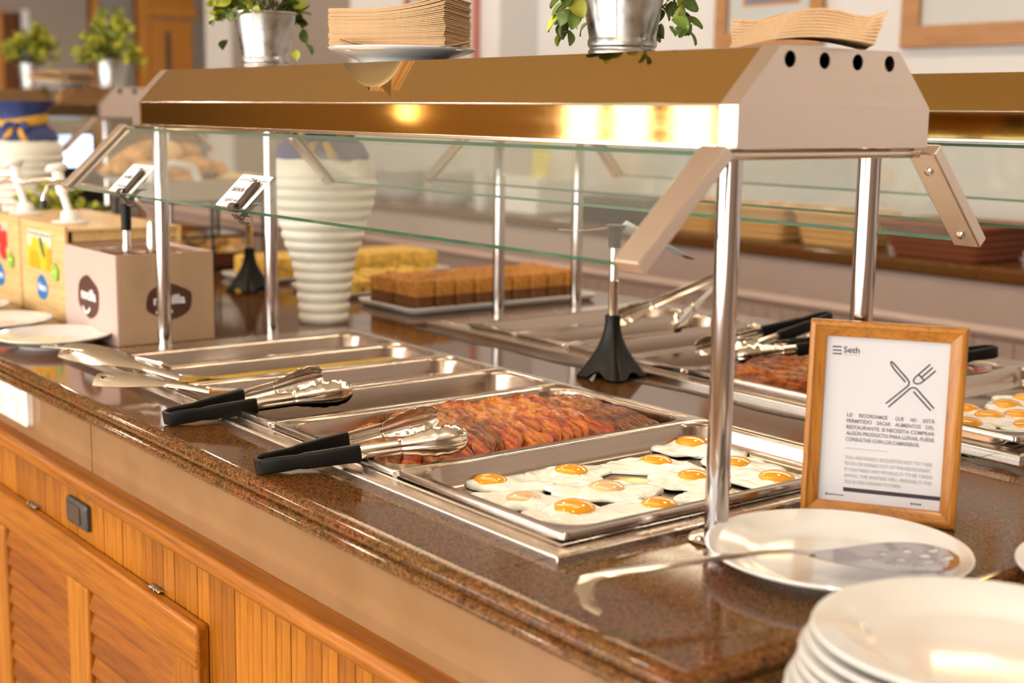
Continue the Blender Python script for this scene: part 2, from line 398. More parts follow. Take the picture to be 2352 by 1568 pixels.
# windows along the front wall
wn = 11; ww = (4.6 + 5.62) / wn
for i in range(wn):
    x0 = -5.62 + i * ww; x1 = x0 + ww
    w = bpy.data.objects.new('window_%d' % (i + 1), None); COL.objects.link(w); struct(w, 'tall oak framed window along the dining room front, %s from the left' % ('first second third fourth fifth sixth seventh eighth ninth tenth eleventh'.split()[i]), 'window')
    y0, y1 = WALL_FRONT_Y - .13, WALL_FRONT_Y - .05
    fr = MB().bb(x0, x0 + .05, y0, y1, .45, 2.55).bb(x1 - .05, x1, y0, y1, .45, 2.55).bb(x0 + .05, x1 - .05, y0, y1, .45, .53).bb(x0 + .05, x1 - .05, y0, y1, 2.48, 2.55).bb(x0 + .05, x1 - .05, y0, y1, 1.93, 1.98).bb((x0 + x1) / 2 - .02, (x0 + x1) / 2 + .02, y0, y1, .53, 1.93)
    fr.build('window_frame', 'oak_v', w, False)
    MB().bb(x0 + .05, x1 - .05, y0 + .03, y0 + .036, .53, 2.48).build('pane', 'window_pane', w, False)
pl = bpy.data.lights.new('window_portal', 'AREA'); pl.shape = 'RECTANGLE'; pl.size = 10.3; pl.size_y = 2.2; pl.cycles.is_portal = True
po = bpy.data.objects.new('window_portal', pl); COL.objects.link(po); po.location = (-.51, WALL_FRONT_Y - .2, 1.5); po.rotation_euler = (PI / 2, 0, 0)
# unseen ceiling lamps, added as fill light for upward faces
mat('fill_glow', (1, 1, 1), .5, emit=(1.0, .86, .68), es=FILL_STRENGTH)
mat('lamp_ring', (.75, .73, .7), .35)
ring_me = MB().lathe([(.085, 0), (.105, -.004), (.108, -.012), (.10, -.014), (.085, -.01), (.082, 0)], 28).mesh('ring', 'lamp_ring')
disc_me = MB().add([(.084 * math.cos(2 * PI * k / 12), .084 * math.sin(2 * PI * k / 12), -.005) for k in range(12)], [tuple(range(11, -1, -1))]).mesh('diffuser', 'fill_glow')
for i, (x, y) in enumerate(FILL_SPOTS):
    t = thing('fill_lamp', 'added unseen round warm fill lamp in the dining room ceiling', 'lamp', (x, y, CEIL), 0, 'added ceiling fill lamps')
    link('ring', ring_me, t); link('diffuser', disc_me, t)
t = thing('wall_lamp', 'small warm lamp on the wall left of the windows', 'lamp', (-7.04, WALL_FRONT_Y, 1.36))
MB().bb(-.05, .05, 0, .03, -.09, .09).build('backplate', 'lamp_ring', t, False, .005)
mat('lamp_shade', (1, 1, 1), .5, emit=(1.0, .72, .36), es=5.0)
MB().loft([[Vector((p.x, .09 + p.y, z)) for p in rrect(w, w, w * .3, 0, 3)] for w, z in ((.06, -.05), (.08, .05))]).build('shade', 'lamp_shade', t)
# ------------------------------------------------------------------ buffet island: cabinet
cab = thing('buffet_cabinet', 'honey oak buffet cabinet with narrow planks and louvred door under granite top', 'cabinet', (0, 0, 0))
MB().bb(-5.5, .26, -.085, 1.46, .10, .86).build('carcass', 'oak_h', cab, False)
MB().bb(-5.45, .22, -.05, 1.42, 0, .10).build('plinth', 'dark_door', cab, False)
pitch = .039
pm = MB().bb(-pitch / 2 + .0012, pitch / 2 - .0012, -.010, 0, -.32, .32).mesh('plank', 'oak_v', False)
x = -1.78; k = 0
while x < .27:
    o = link('plank', pm, cab, .0012, 1, (x, -.102 + random.uniform(-.0006, .0006), .42)); x += pitch
MB().bb(-5.5, -1.80, -.112, -.10, .10, .745).build('side_panel', 'oak_v', cab, False)
# ledge and half-round moulding under the tiled band
prof = [(-.085, .762), (-.112, .7605)] + [(-.116 - .0165 * math.sin(a), .7475 + .0145 * math.cos(a)) for a in [PI * k / 10 for k in range(11)]] + [(-.105, .733), (-.085, .733)]
MB().loft([[Vector((x, y, z)) for y, z in prof] for x in (-5.5, .285)]).build('ledge_moulding', 'oak_h', cab)
tl = 0
for x0, x1 in ((-2.3, -1.112), (-1.108, .272)):
    MB().bb(x0, x1, -.0935, -.08, .7615, .862).build('fascia_tile', 'fascia_tile', cab, False, .0008, 2)
MB().bb(-5.5, -2.304, -.0935, -.08, .7615, .862).build('fascia_tile', 'fascia_tile', cab, False)
# louvred door
dz0, dz1 = .12, .652; DY = -.132
door = bpy.data.objects.new('door', None); COL.objects.link(door); door.parent = cab
MB().bb(-1.56, -.630, -.134, -.1115, dz1 - .066, dz1).build('top_rail', 'oak_h', door, True, .006, 3)
for x0, x1 in ((-1.56, -1.473), (-1.143, -1.052), (-.713, -.630)):
    MB().bb(x0, x1, -.1325, -.1115, dz0, dz1 - .0665 if x1 < -.7 else dz1 - .002).build('stile', 'oak_v', door, True, .005, 3)
MB().bb(-1.473, -.713, -.130, -.1115, dz0, dz0 + .07).build('bottom_rail', 'oak_h', door, True, .005, 3)
MB().bb(-1.50, -.68, -.1128, -.1122, dz0 + .02, dz1 - .02).build('backing', 'dark_door', door, False)
for x0, x1 in ((-1.473, -1.143), (-1.052, -.713)):
    z = dz1 - .078
    sm = MB().bb(0, x1 - x0, -.003, .003, -.026, .026).mesh('slat', 'louvre', False)
    while z > dz0 + .09:
        link('slat', sm, door, .002, 2, (x0, -.1195, z), (math.radians(-17), 0, 0)); z -= .0365
# second door to the left, mostly out of view
MB().bb(-1.575, -1.564, -.120, -.1115, dz0, dz1).build('door_gap', 'dark_door', cab, False)
# ------------------------------------------------------------------ granite top
top = thing('granite_countertop', 'polished brown granite countertop with moulded double bullnose edge', 'countertop', (0, 0, 0))
CX0, CX1, CY0, CY1 = -5.6, .298, -.112, 1.482
WX0, WX1 = -1.405, -.003
for x0, x1, y0, y1 in ((WX0, -.0008, CY0, .0), (.0008, CX1, CY0, .655), (.0008, CX1, .657, CY1), (WX0, -.0008, .548, .795), (WX0, -.0008, 1.345, CY1), (-2.6, WX0 - .0016, CY0, .67), (-2.6, WX0 - .0016, .672, CY1), (-4.1, -2.602, CY0, CY1), (CX0, -4.102, CY0, CY1)):
    MB().bb(x0, x1, y0, y1, .878, .90).build('slab', 'granite', top, False)
ep = [(0, .9), (.006, .8995), (.0115, .8975), (.0155, .894), (.0172, .8895), (.0155, .885), (.011, .882), (.0085, .8805), (.0085, .8795), (.012, .8785), (.0165, .8755), (.0185, .871), (.0165, .8655), (.012, .8625), (.004, .8615), (-.03, .8615), (-.03, .878), (0, .878)]
def edge(name, pts):
    rings = []
    for (cx, cy, ox, oy) in pts: rings.append([Vector((cx + ox * o, cy + oy * o, z)) for o, z in ep])
    return MB().loft(rings).build(name, 'granite', top)
edge('edge_moulding', [(CX0, CY0, 0, -1), (-.0008, CY0, 0, -1)])
edge('edge_moulding', [(.0008, CY0, 0, -1), (CX1, CY0, 1, -1), (CX1, CY1, 1, 1), (CX0, CY1, 0, 1)])
# black sealing tape on the strip between the wells
def tape(name, label, pts, w, z):
    b = MB(); rings = []
    for i, (x, y) in enumerate(pts):
        a = .5 * w * (1 + .35 * math.sin(i * 2.1)); rings.append([Vector((x, y - a, z)), Vector((x, y + a, z)), Vector((x, y + a * .8, z + .0012)), Vector((x, y - a * .8, z + .0012))])
    o = b.loft(rings).build(name, 'black_rubber'); return tag(o, label, 'tape')
tape('sealing_tape', 'wrinkled strip of black tape stuck along granite between the two hot wells', [(-1.38 + i * .055, .725 + .006 * math.sin(i * 1.3), ) for i in range(26)], .014, .9002)
tape('sealing_tape', 'short black tape patch on the granite right of the framed sign', [(-.16 + i * .02, .718 + .004 * math.sin(i * 1.9)) for i in range(16)], .022, .9002)
# outlet and switch on the cabinet front
t = thing('power_outlet', 'white double power outlet on the tiled band under the granite edge', 'outlet', (-1.485, -.0935, .822))
plate = MB().loft([[Vector((p.x, -.001 * 0 + yy, p.y)) for p in rrect(w, h, .012, 0)] for yy, w, h in ((0, .180, .078), (-.010, .178, .076), (-.013, .170, .068))]).build('faceplate', 'white_plastic', t)
for dx in (-.043, .043):
    s = MB().loft([[Vector((p.x + dx, yy, p.y)) for p in rrect(w, w, .008, 0)] for yy, w in ((-.012, .062), (-.0165, .06), (-.0172, .056))]).build('socket', 'white_plastic', t)
    MB().lathe([(0, 0), (.021, 0), (.0215, .003), (.019, .0032), (.0185, .0008), (0, .0008)], 28).build('socket_recess', 'ceramic', s, loc=(dx, -.0171, 0), rot=(PI / 2, 0, 0))
t = thing('light_switch', 'dark grey rectangular switch set into the oak planks', 'switch', (-1.118, -.112, .694))
MB().loft([[Vector((p.x, yy, p.y)) for p in rrect(w, h, .006, 0)] for yy, w, h in ((0, .094, .044), (-.007, .094, .044), (-.0095, .088, .038))]).build('surround', 'grey_switch', t)
MB().loft([[Vector((p.x - .008, yy, p.y)) for p in rrect(w, h, .002, 0)] for yy, w, h in ((-.009, .060, .030), (-.0115, .059, .029))]).build('rocker', 'brown_plastic', t)

for k, (x, lab) in enumerate(((-1.34, 'left grey torn tape scrap on the louvred door top edge'), (-.80, 'right grey torn tape scrap on the louvred door top edge'))):
    o = mesh_pts('scrap', lambda u_, v_: Vector((x + .045 * (u_ - .5), -.112 - .012 * v_, .6535 + .004 * noise.noise(Vector((u_ * 9, v_ * 5, k))) + .003)), 14, 4).build('tape_scrap', 'steel_galv', None, True, 0, 2, 180); solidify(o, .001); tag(o, lab, 'tape')

# ------------------------------------------------------------------ hot wells
def make_well(loc, label):
    t = thing('hot_well', label, 'food warmer', loc)
    ox0, ox1, oy0, oy1 = -1.425, .022, -.026, .575
    ix0, ix1, iy0, iy1 = -1.335, -.012, .012, .518
    # flange: stepped profile going from the outer edge to the opening
    prof = [(0, .0), (0, .007), (.003, .0095), (.022, .0095), (.024, .0115), (.999, .0115), (1.0, -.02)]
    def cor(a, sx, sy):
        X0, X1, Y0, Y1 = ox0, ox1, oy0, oy1
        if a < .5: return ((X0 + a) if sx < 0 else (X1 - a), (Y0 + a) if sy < 0 else (Y1 - a))
        return (ix0 if sx < 0 else ix1, iy0 if sy < 0 else iy1)
    rings = [[Vector((*cor(a, sx, sy), z)) for sx, sy in ((-1, -1), (1, -1), (1, 1), (-1, 1))] for a, z in prof]
    MB().loft(rings, True, False, False).build('flange', 'steel_well', t, True, .001, 2, 25)
    MB().bb(ix0 + .002, ix1 - .002, iy0 + .002, iy1 - .002, -.12, -.118).bb(ix0 - .002, ix0, iy0, iy1, -.12, -.015).bb(ix1, ix1 + .002, iy0, iy1, -.12, -.015).bb(ix0, ix1, iy0 - .002, iy0, -.12, -.015).bb(ix0, ix1, iy1, iy1 + .002, -.12, -.015).build('basin', 'steel_pan', t, False)
    return t
PANS_X = [(-.325, 0.0), (-.652, -.327), (-.8155, -.654), (-.979, -.8175), (-1.1425, -.981), (-1.306, -1.1445)]
wf = make_well((0, 0, .9), 'stainless hot well nearest the front granite edge holding six pans')
wb = make_well((.024, .793, .9), 'stainless hot well behind the front one, holding the rear pans')
bar = MB().loft([[Vector((p.x, y, p.y)) for p in rrect(.010, .008, .002, 0, 3)] for y in (-.002, .532)]).mesh('divider_bar', 'steel_well')
for w in (wf, wb):
    for a in PANS_X[1:]: link('divider_bar', bar, w, 0, 2, (a[1] + .001, 0, .0145))
def pan_mesh(W, L, depth, rim=.013, r=.045, name='pan'):
    b = MB(); rings = []
    for dw, rr, z in ((0, .010, -.0075), (0, .010, -.0015), (.002, .009, 0), (2 * rim - .003, r, .0), (2 * rim, r, -.002), (2 * rim + .002, r, -.006), (2 * rim + .008, r - .002, -depth + .014), (2 * rim + .014, r - .004, -depth + .004), (2 * rim + .024, r - .008, -depth)):
        rings.append(rrect(W - dw, L - dw, max(rr, .006), z))
    b.loft(rings, True, False, True)
    return b.mesh(name, 'steel_pan', True, 50)
PZ = .920
def place_pan(me, x0, x1, y0, z, label, group, rot=(0, 0, 0)):
    o = link('gastronorm_pan', me, None, 0, 2, ((x0 + x1) / 2, y0 + .265, z), rot)
    return tag(o, label, 'food pan', group)
full_sh = pan_mesh(.325, .53, .033); full_b = pan_mesh(.325, .53, .036); half = pan_mesh(.1615, .53, .060, .012, .036); half_sh = pan_mesh(.1615, .53, .040, .012, .036)
GF, GB = 'pans in the front hot well', 'pans in the rear hot well'
place_pan(full_sh, *PANS_X[0], 0, PZ + .002, 'wide steel pan of fried eggs nearest the corner of front well', GF)
place_pan(full_b, *PANS_X[1], 0, PZ, 'wide steel pan of bacon in the front well beside the eggs', GF)
place_pan(half, *PANS_X[2], 0, PZ, 'narrow empty steel pan right behind the front bacon pan', GF)
place_pan(half_sh, *PANS_X[3], 0, PZ, 'narrow steel pan with orange sauce film in front well', GF)
place_pan(half, *PANS_X[4], 0, PZ, 'narrow steel pan with yellow oil and spoon in front well', GF)
place_pan(half_sh, *PANS_X[5], 0, PZ, 'farthest narrow pan of front well holding pale egg scraps', GF)
BX, BYY = .024, .793
place_pan(full_sh, -.285, .04, .768, .932, 'wide steel tray of fried eggs in rear well right of framed sign', GB)
place_pan(full_b, -.628, -.303, BYY, PZ + .002, 'wide steel pan of dark bacon in rear well left of framed sign', GB)
place_pan(half, PANS_X[2][0] + BX, PANS_X[2][1] + BX, BYY, PZ, 'narrow dark pan with black tongs in rear well', GB)
place_pan(half, PANS_X[3][0] + BX, PANS_X[3][1] + BX, BYY, PZ, 'narrow empty brown pan in the middle of rear well', GB)
place_pan(half, PANS_X[4][0] + BX, PANS_X[4][1] + BX, BYY, PZ, 'narrow rear pan with few pink scraps behind label stand', GB)
place_pan(half_sh, PANS_X[5][0] + BX, PANS_X[5][1] + BX, BYY, PZ, 'farthest narrow rear pan with yellow potatoes and steel tongs', GB)
# films of sauce and oil in the pans
def film(name, label, cx, cy, w, l, z, m, cat):
    ring = [[Vector((p.x * (1 + .04 * noise.noise(Vector((p.x * 20, p.y * 20, s)))), p.y, zz)) for p in rrect(ww, ll, .028, 0)] for ww, ll, zz, s in ((w, l, 0, 1), (w - .004, l - .004, .0012, 1))]
    o = MB().loft(ring).build(name, m, None, loc=(cx, cy, z)); return tag(o, label, cat)
film('sauce_film', 'thin layer of orange sauce covering the bottom of a narrow pan', -.898, .265, .124, .490, .8880, 'sauce', 'sauce')
film('cooking_oil', 'pool of yellow oil in the narrow pan under the spoon', -1.062, .265, .130, .494, .8965, 'oil', 'oil')
def crumb_mesh(seed, s):
    bm = bmesh.new(); bmesh.ops.create_icosphere(bm, subdivisions=2, radius=s)
    for q in bm.verts:
        n_ = noise.noise(q.co * (1.6 / s) * .5 + Vector((seed * 7.3, 0, 0))); q.co *= 1 + .55 * n_; q.co.z *= .62
    me = bpy.data.meshes.new('scramble'); bm.to_mesh(me); bm.free(); me.materials.append(MATS['scramble']); me.polygons.foreach_set('use_smooth', [True] * len(me.polygons)); return me
crumbs = [crumb_mesh(i, .011) for i in range(5)]
rnd = random.Random(3)
def crumbs_at(spots, label, group):
    for i, (x, y, z, s) in enumerate(spots):
        o = link('scrambled_egg_piece', crumbs[i % 5], None, 0, 2, (x, y, z), (0, 0, rnd.uniform(0, 6))); o.scale = (s,) * 3; tag(o, label, 'egg', group)
crumbs_at([(-1.225, .06 + rnd.uniform(0, .06), .8865, rnd.uniform(.4, .7)) for i in range(4)] + [(-1.21, .33, .889, 1.2), (-1.213, .352, .889, 1.0), (-1.205, .343, .889, .8)], 'leftover scrap of yellow scrambled egg in the farthest front pan', 'egg scraps in the farthest front pan')
crumbs_at([(-1.04 + rnd.uniform(-.012, .012), .17 + rnd.uniform(-.03, .03), .9005, rnd.uniform(.5, .8)) for i in range(7)], 'yellow egg crumb floating in the oil of a narrow front pan', 'egg crumbs in the oil')
crumbs_at([(-1.2 + rnd.uniform(-.04, .04), .90 + i * .02 + rnd.uniform(-.01, .01), .8885, rnd.uniform(.8, 1.3)) for i in range(12)], 'chunk of yellow potato in the farthest rear pan', 'potato chunks in the farthest rear pan')
crumbs_at([(-1.06 + rnd.uniform(-.02, .02), .86 + i * .013, .868, rnd.uniform(.6, .9)) for i in range(4)], 'pale scrap left in the narrow rear pan behind label stand', 'scraps in a narrow rear pan')

# ------------------------------------------------------------------ bacon
def bacon_mesh(seed, L, W, m):
    rr = random.Random(seed); ph = rr.uniform(0, 6); NU, NV = 30, 7
    def fn(u, v):
        x = (u - .5) * L; s = v - .5
        e = max(0., (abs(2 * u - 1) - .84) / .16); tp = math.sqrt(max(0., 1 - e * e * .93))
        y = s * W * tp * (1 + .10 * math.sin(9 * u + ph)) + .004 * math.sin(5 * u + ph * 2)
        z = .0030 * math.sin(13 * u + ph + s * 2.5) + .0032 * noise.noise(Vector((u * 7, v * 2, seed * 3.1))) + .006 * math.sin(PI * u)
        z += s * .018 - .010 * (2 * u - 1) ** 6
        if abs(s) > .45: z += .0025 * noise.noise(Vector((u * 22, seed, 0))); y += .0045 * noise.noise(Vector((u * 16, seed * 5, 1 + s)))
        return Vector((x + .004 * noise.noise(Vector((v * 5, seed, 0))), y, z))
    b = mesh_pts('bacon', fn, NU, NV); me = b.mesh('bacon_strip', m, True, 180); return me
def bacon_pile(n, x, y0, y1, zf, mats, label, group, L=.262, seed=0, skew=.0, far_dark=True):
    rr = random.Random(seed + 5); vs = {}
    for mname in ('bacon_red', 'bacon_pink', 'bacon_brown', 'bacon_dark'): vs[mname] = [bacon_mesh(seed * 31 + i + hash_(mname), L, .043, mname) for i in range(5)]
    for i in range(n):
        f = i / (n - 1); y = y0 + (y1 - y0) * f
        mname = mats(f, rr)
        o = link('bacon_strip', rr.choice(vs[mname]), None, 0, 2, (x + rr.uniform(-.02, .02), y, zf(f) + .0006 * i % .003 + rr.uniform(-.001, .001)))
        o.rotation_euler = (math.radians(rr.uniform(20, 34)), rr.uniform(-.03, .03), skew + rr.uniform(-.06, .06)); o.scale = (rr.uniform(.86, 1.02), 1, 1)
        s = o.modifiers.new('thickness', 'SOLIDIFY'); s.thickness = .0022
        tag(o, label, 'bacon', group)
def hash_(s): return sum(ord(c) for c in s) % 17
def mf(f, rr):
    if f > .82: return 'bacon_brown'
    if f > .70: return rr.choice(['bacon_brown', 'bacon_pink'])
    if f < .24: return rr.choice(['bacon_brown', 'bacon_red', 'bacon_brown'])
    return rr.choice(['bacon_red', 'bacon_pink', 'bacon_pink'])
bacon_pile(54, -.489, .145, .486, lambda f: .8945 + .013 * math.sin(PI * min(1, .15 + f * .9)), mf, 'shingled strip of fried bacon in the front pan', 'bacon strips in the front pan', seed=1, skew=-.10)
bacon_pile(8, -.52, .055, .125, lambda f: .893, lambda f, rr: rr.choice(['bacon_brown', 'bacon_red']), 'loose curled bacon piece at the near short end of front bacon pan', 'loose bacon pieces under the tongs', L=.13, seed=4, skew=.5)
bacon_pile(18, -.465, .855, 1.08, lambda f: .905 + .014 * math.sin(PI * f), lambda f, rr: rr.choice(['bacon_dark', 'bacon_dark', 'bacon_brown']), 'dark crisp bacon strip in the rear pan left of the sign', 'bacon strips in the rear pan', seed=2, skew=.25)
bacon_pile(8, -.46, 1.15, 1.26, lambda f: .895, lambda f, rr: rr.choice(['bacon_brown', 'bacon_red']), 'red brown bacon strip in the rear pan right of the sign', 'bacon strips at the far end of rear pan', seed=3)

# ------------------------------------------------------------------ fried eggs
def egg_parts(seed, rx, ry, yx, yy, yr):
    rr = random.Random(seed); N = 64; ph = [rr.uniform(0, 6) for _ in range(5)]
    def rad(a):
        return 1 + .10 * math.sin(2 * a + ph[0]) + .07 * math.sin(3 * a + ph[1]) + .05 * math.sin(5 * a + ph[2]) + .035 * math.sin(8 * a + ph[3]) + .02 * math.sin(13 * a + ph[4])
    prof = [(1.0, .0), (1.015, .0012), (1.0, .003), (.96, .0042), (.9, .0048), (.82, .005), (.74, .005), (.65, .0052), (.56, .0055), (.47, .0058), (.38, .006), (.28, .0062), (.19, .0063), (.10, .0064)]
    rings = []
    for k, z in prof:
        ring = []
        for j in range(N):
            a = 2 * PI * j / N; r = k * (rad(a) * k + (1 - k)) if k < .9 else k * rad(a)
            x, y = rx * r * math.cos(a), ry * r * math.sin(a)
            d = math.hypot(x - yx, y - yy)
            zz = z + ((.0034 * noise.noise(Vector((x * 48, y * 48, seed * 2.7))) + .0016 * abs(noise.noise(Vector((x * 130, y * 130, seed * 1.7))))) if k > .05 and z >= .003 else 0)
            if z > .002: zz += .0055 * math.exp(-(d / (yr * 1.35)) ** 2 * 1.4)
            ring.append(Vector((x, y, zz)))
        rings.append(ring)
    w = MB().loft(rings, True, True, True).mesh('egg_white', 'egg_white', True, 80)
    return w
def yolk_mesh(m, r, h):
    prof = [(r * math.cos(a), h * math.sin(a)) for a in [PI / 2 * k / 8 for k in range(9)]]
    return MB().lathe([(r * .98, -.003)] + prof, 26).mesh('yolk', m, True, 90)
yolks = {'yolk': yolk_mesh('yolk', .0225, .0085), 'yolk_pale': yolk_mesh('yolk_pale', .022, .0065)}
def egg(i, px, py, z, rx, ry, off, rot, m, label, group, ys=1.0):
    t = thing('fried_egg', label, 'egg', (px, py, z), rot, group)
    c, s = math.cos(-rot), math.sin(-rot)
    yx, yy = off
    link('egg_white', egg_parts(i, rx, ry, yx, yy, .021), t, 0, 2, (-yx, -yy, 0))
    o = link('yolk', yolks[m], t, 0, 2, (0, 0, .0080)); o.scale = (ys, ys, ys)
EG = 'fried eggs in the front pan'
EZ = .8895
eggs = [
    (-.291, .119, 0, .056, .043, (-.012, -.015), .4, 'yolk', 'fried egg in the left corner of front pan, bright yolk, white flap to the right', 1.0),
    (-.270, .235, 0, .055, .042, (.004, .0), 1.1, 'yolk', 'second fried egg along the far side of front pan, counting from the left', 1.0),
    (-.244, .363, 0, .058, .042, (.008, .01), .9, 'yolk', 'third fried egg along the far side of front pan with bubbly white', 1.0),
    (-.287, .472, .003, .050, .048, (.0, .012), .3, 'yolk', 'fried egg folded up against the far right corner, left of the post', 1.0),
    (-.169, .439, .003, .060, .042, (-.014, .0), .2, 'yolk', 'fried egg just right of the post, its yolk touching the post', .95),
    (-.154, .345, .002, .055, .043, (.006, .0), 1.2, 'yolk', 'fried egg in the middle row just left of the post', .95),
    (-.088, .429, .002, .060, .045, (-.006, .0), .8, 'yolk', 'large fried egg right of the post beside the framed sign', 1.05),
    (-.175, .214, .003, .062, .044, (.002, .0), .9, 'yolk_pale', 'fried egg with pale veiled yolk in the middle of front pan', 1.05),
    (-.201, .103, .001, .062, .040, (.0, -.004), .9, 'yolk_pale', 'fried egg with pale flat yolk along the left rim of front pan', .95),
    (-.130, .124, .002, .056, .044, (.004, .008), .9, 'yolk', 'fried egg with the big raised yolk nearest the corner of front pan', 1.12),
    (-.082, .216, .002, .056, .042, (.008, .012), .9, 'yolk', 'fried egg at the near rim, left of the post base', 1.0),
    (-.070, .312, .001, .050, .040, (.0, .0), .9, 'yolk_pale', 'fried egg mostly hidden behind the post at the near rim', .95),
    (-.235, .480, .001, .045, .034, (.012, .0), .5, 'yolk_pale', 'flat fried egg right behind the post against the end wall of pan', .7)]
for i, (x, y, dz, rx, ry, off, rot, m, lab, ys) in enumerate(eggs):
    egg(i + 1, x, y, EZ + dz, rx * 1.06, ry * 1.06, off, rot, m, lab, EG, ys)
EGB = 'fried eggs in the rear tray'
for i, (x, y, m, lab) in enumerate([
    (-.184, .972, 'yolk', 'rear tray fried egg with yolk cut off by the sign frame, upper left'),
    (-.160, 1.051, 'yolk', 'rear tray fried egg with the widest orange yolk near the top'),
    (-.125, .951, 'yolk', 'rear tray fried egg with small yolk in the centre left'),
    (-.111, .873, 'yolk', 'rear tray fried egg touching the sign frame, lower left'),
    (-.106, 1.000, 'yolk', 'rear tray fried egg with yolk half veiled at the right edge'),
    (-.045, .848, 'yolk_pale', 'rear tray fried egg with veiled yolk nearest the tray corner'),
    (-.052, .941, 'yolk', 'rear tray fried egg cut by the right picture edge, lower'),
    (-.165, 1.115, 'yolk', 'rear tray fried egg cut by the right picture edge, upper'),
    (-.235, .905, 'yolk', 'rear tray fried egg hidden behind the framed sign')]):
    egg(40 + i, x, y, .9005 + .0009 * (i % 4), .046, .038, (random.uniform(-.01, .01), random.uniform(-.01, .01)), random.uniform(0, 3), m, lab, EGB, 1.0)

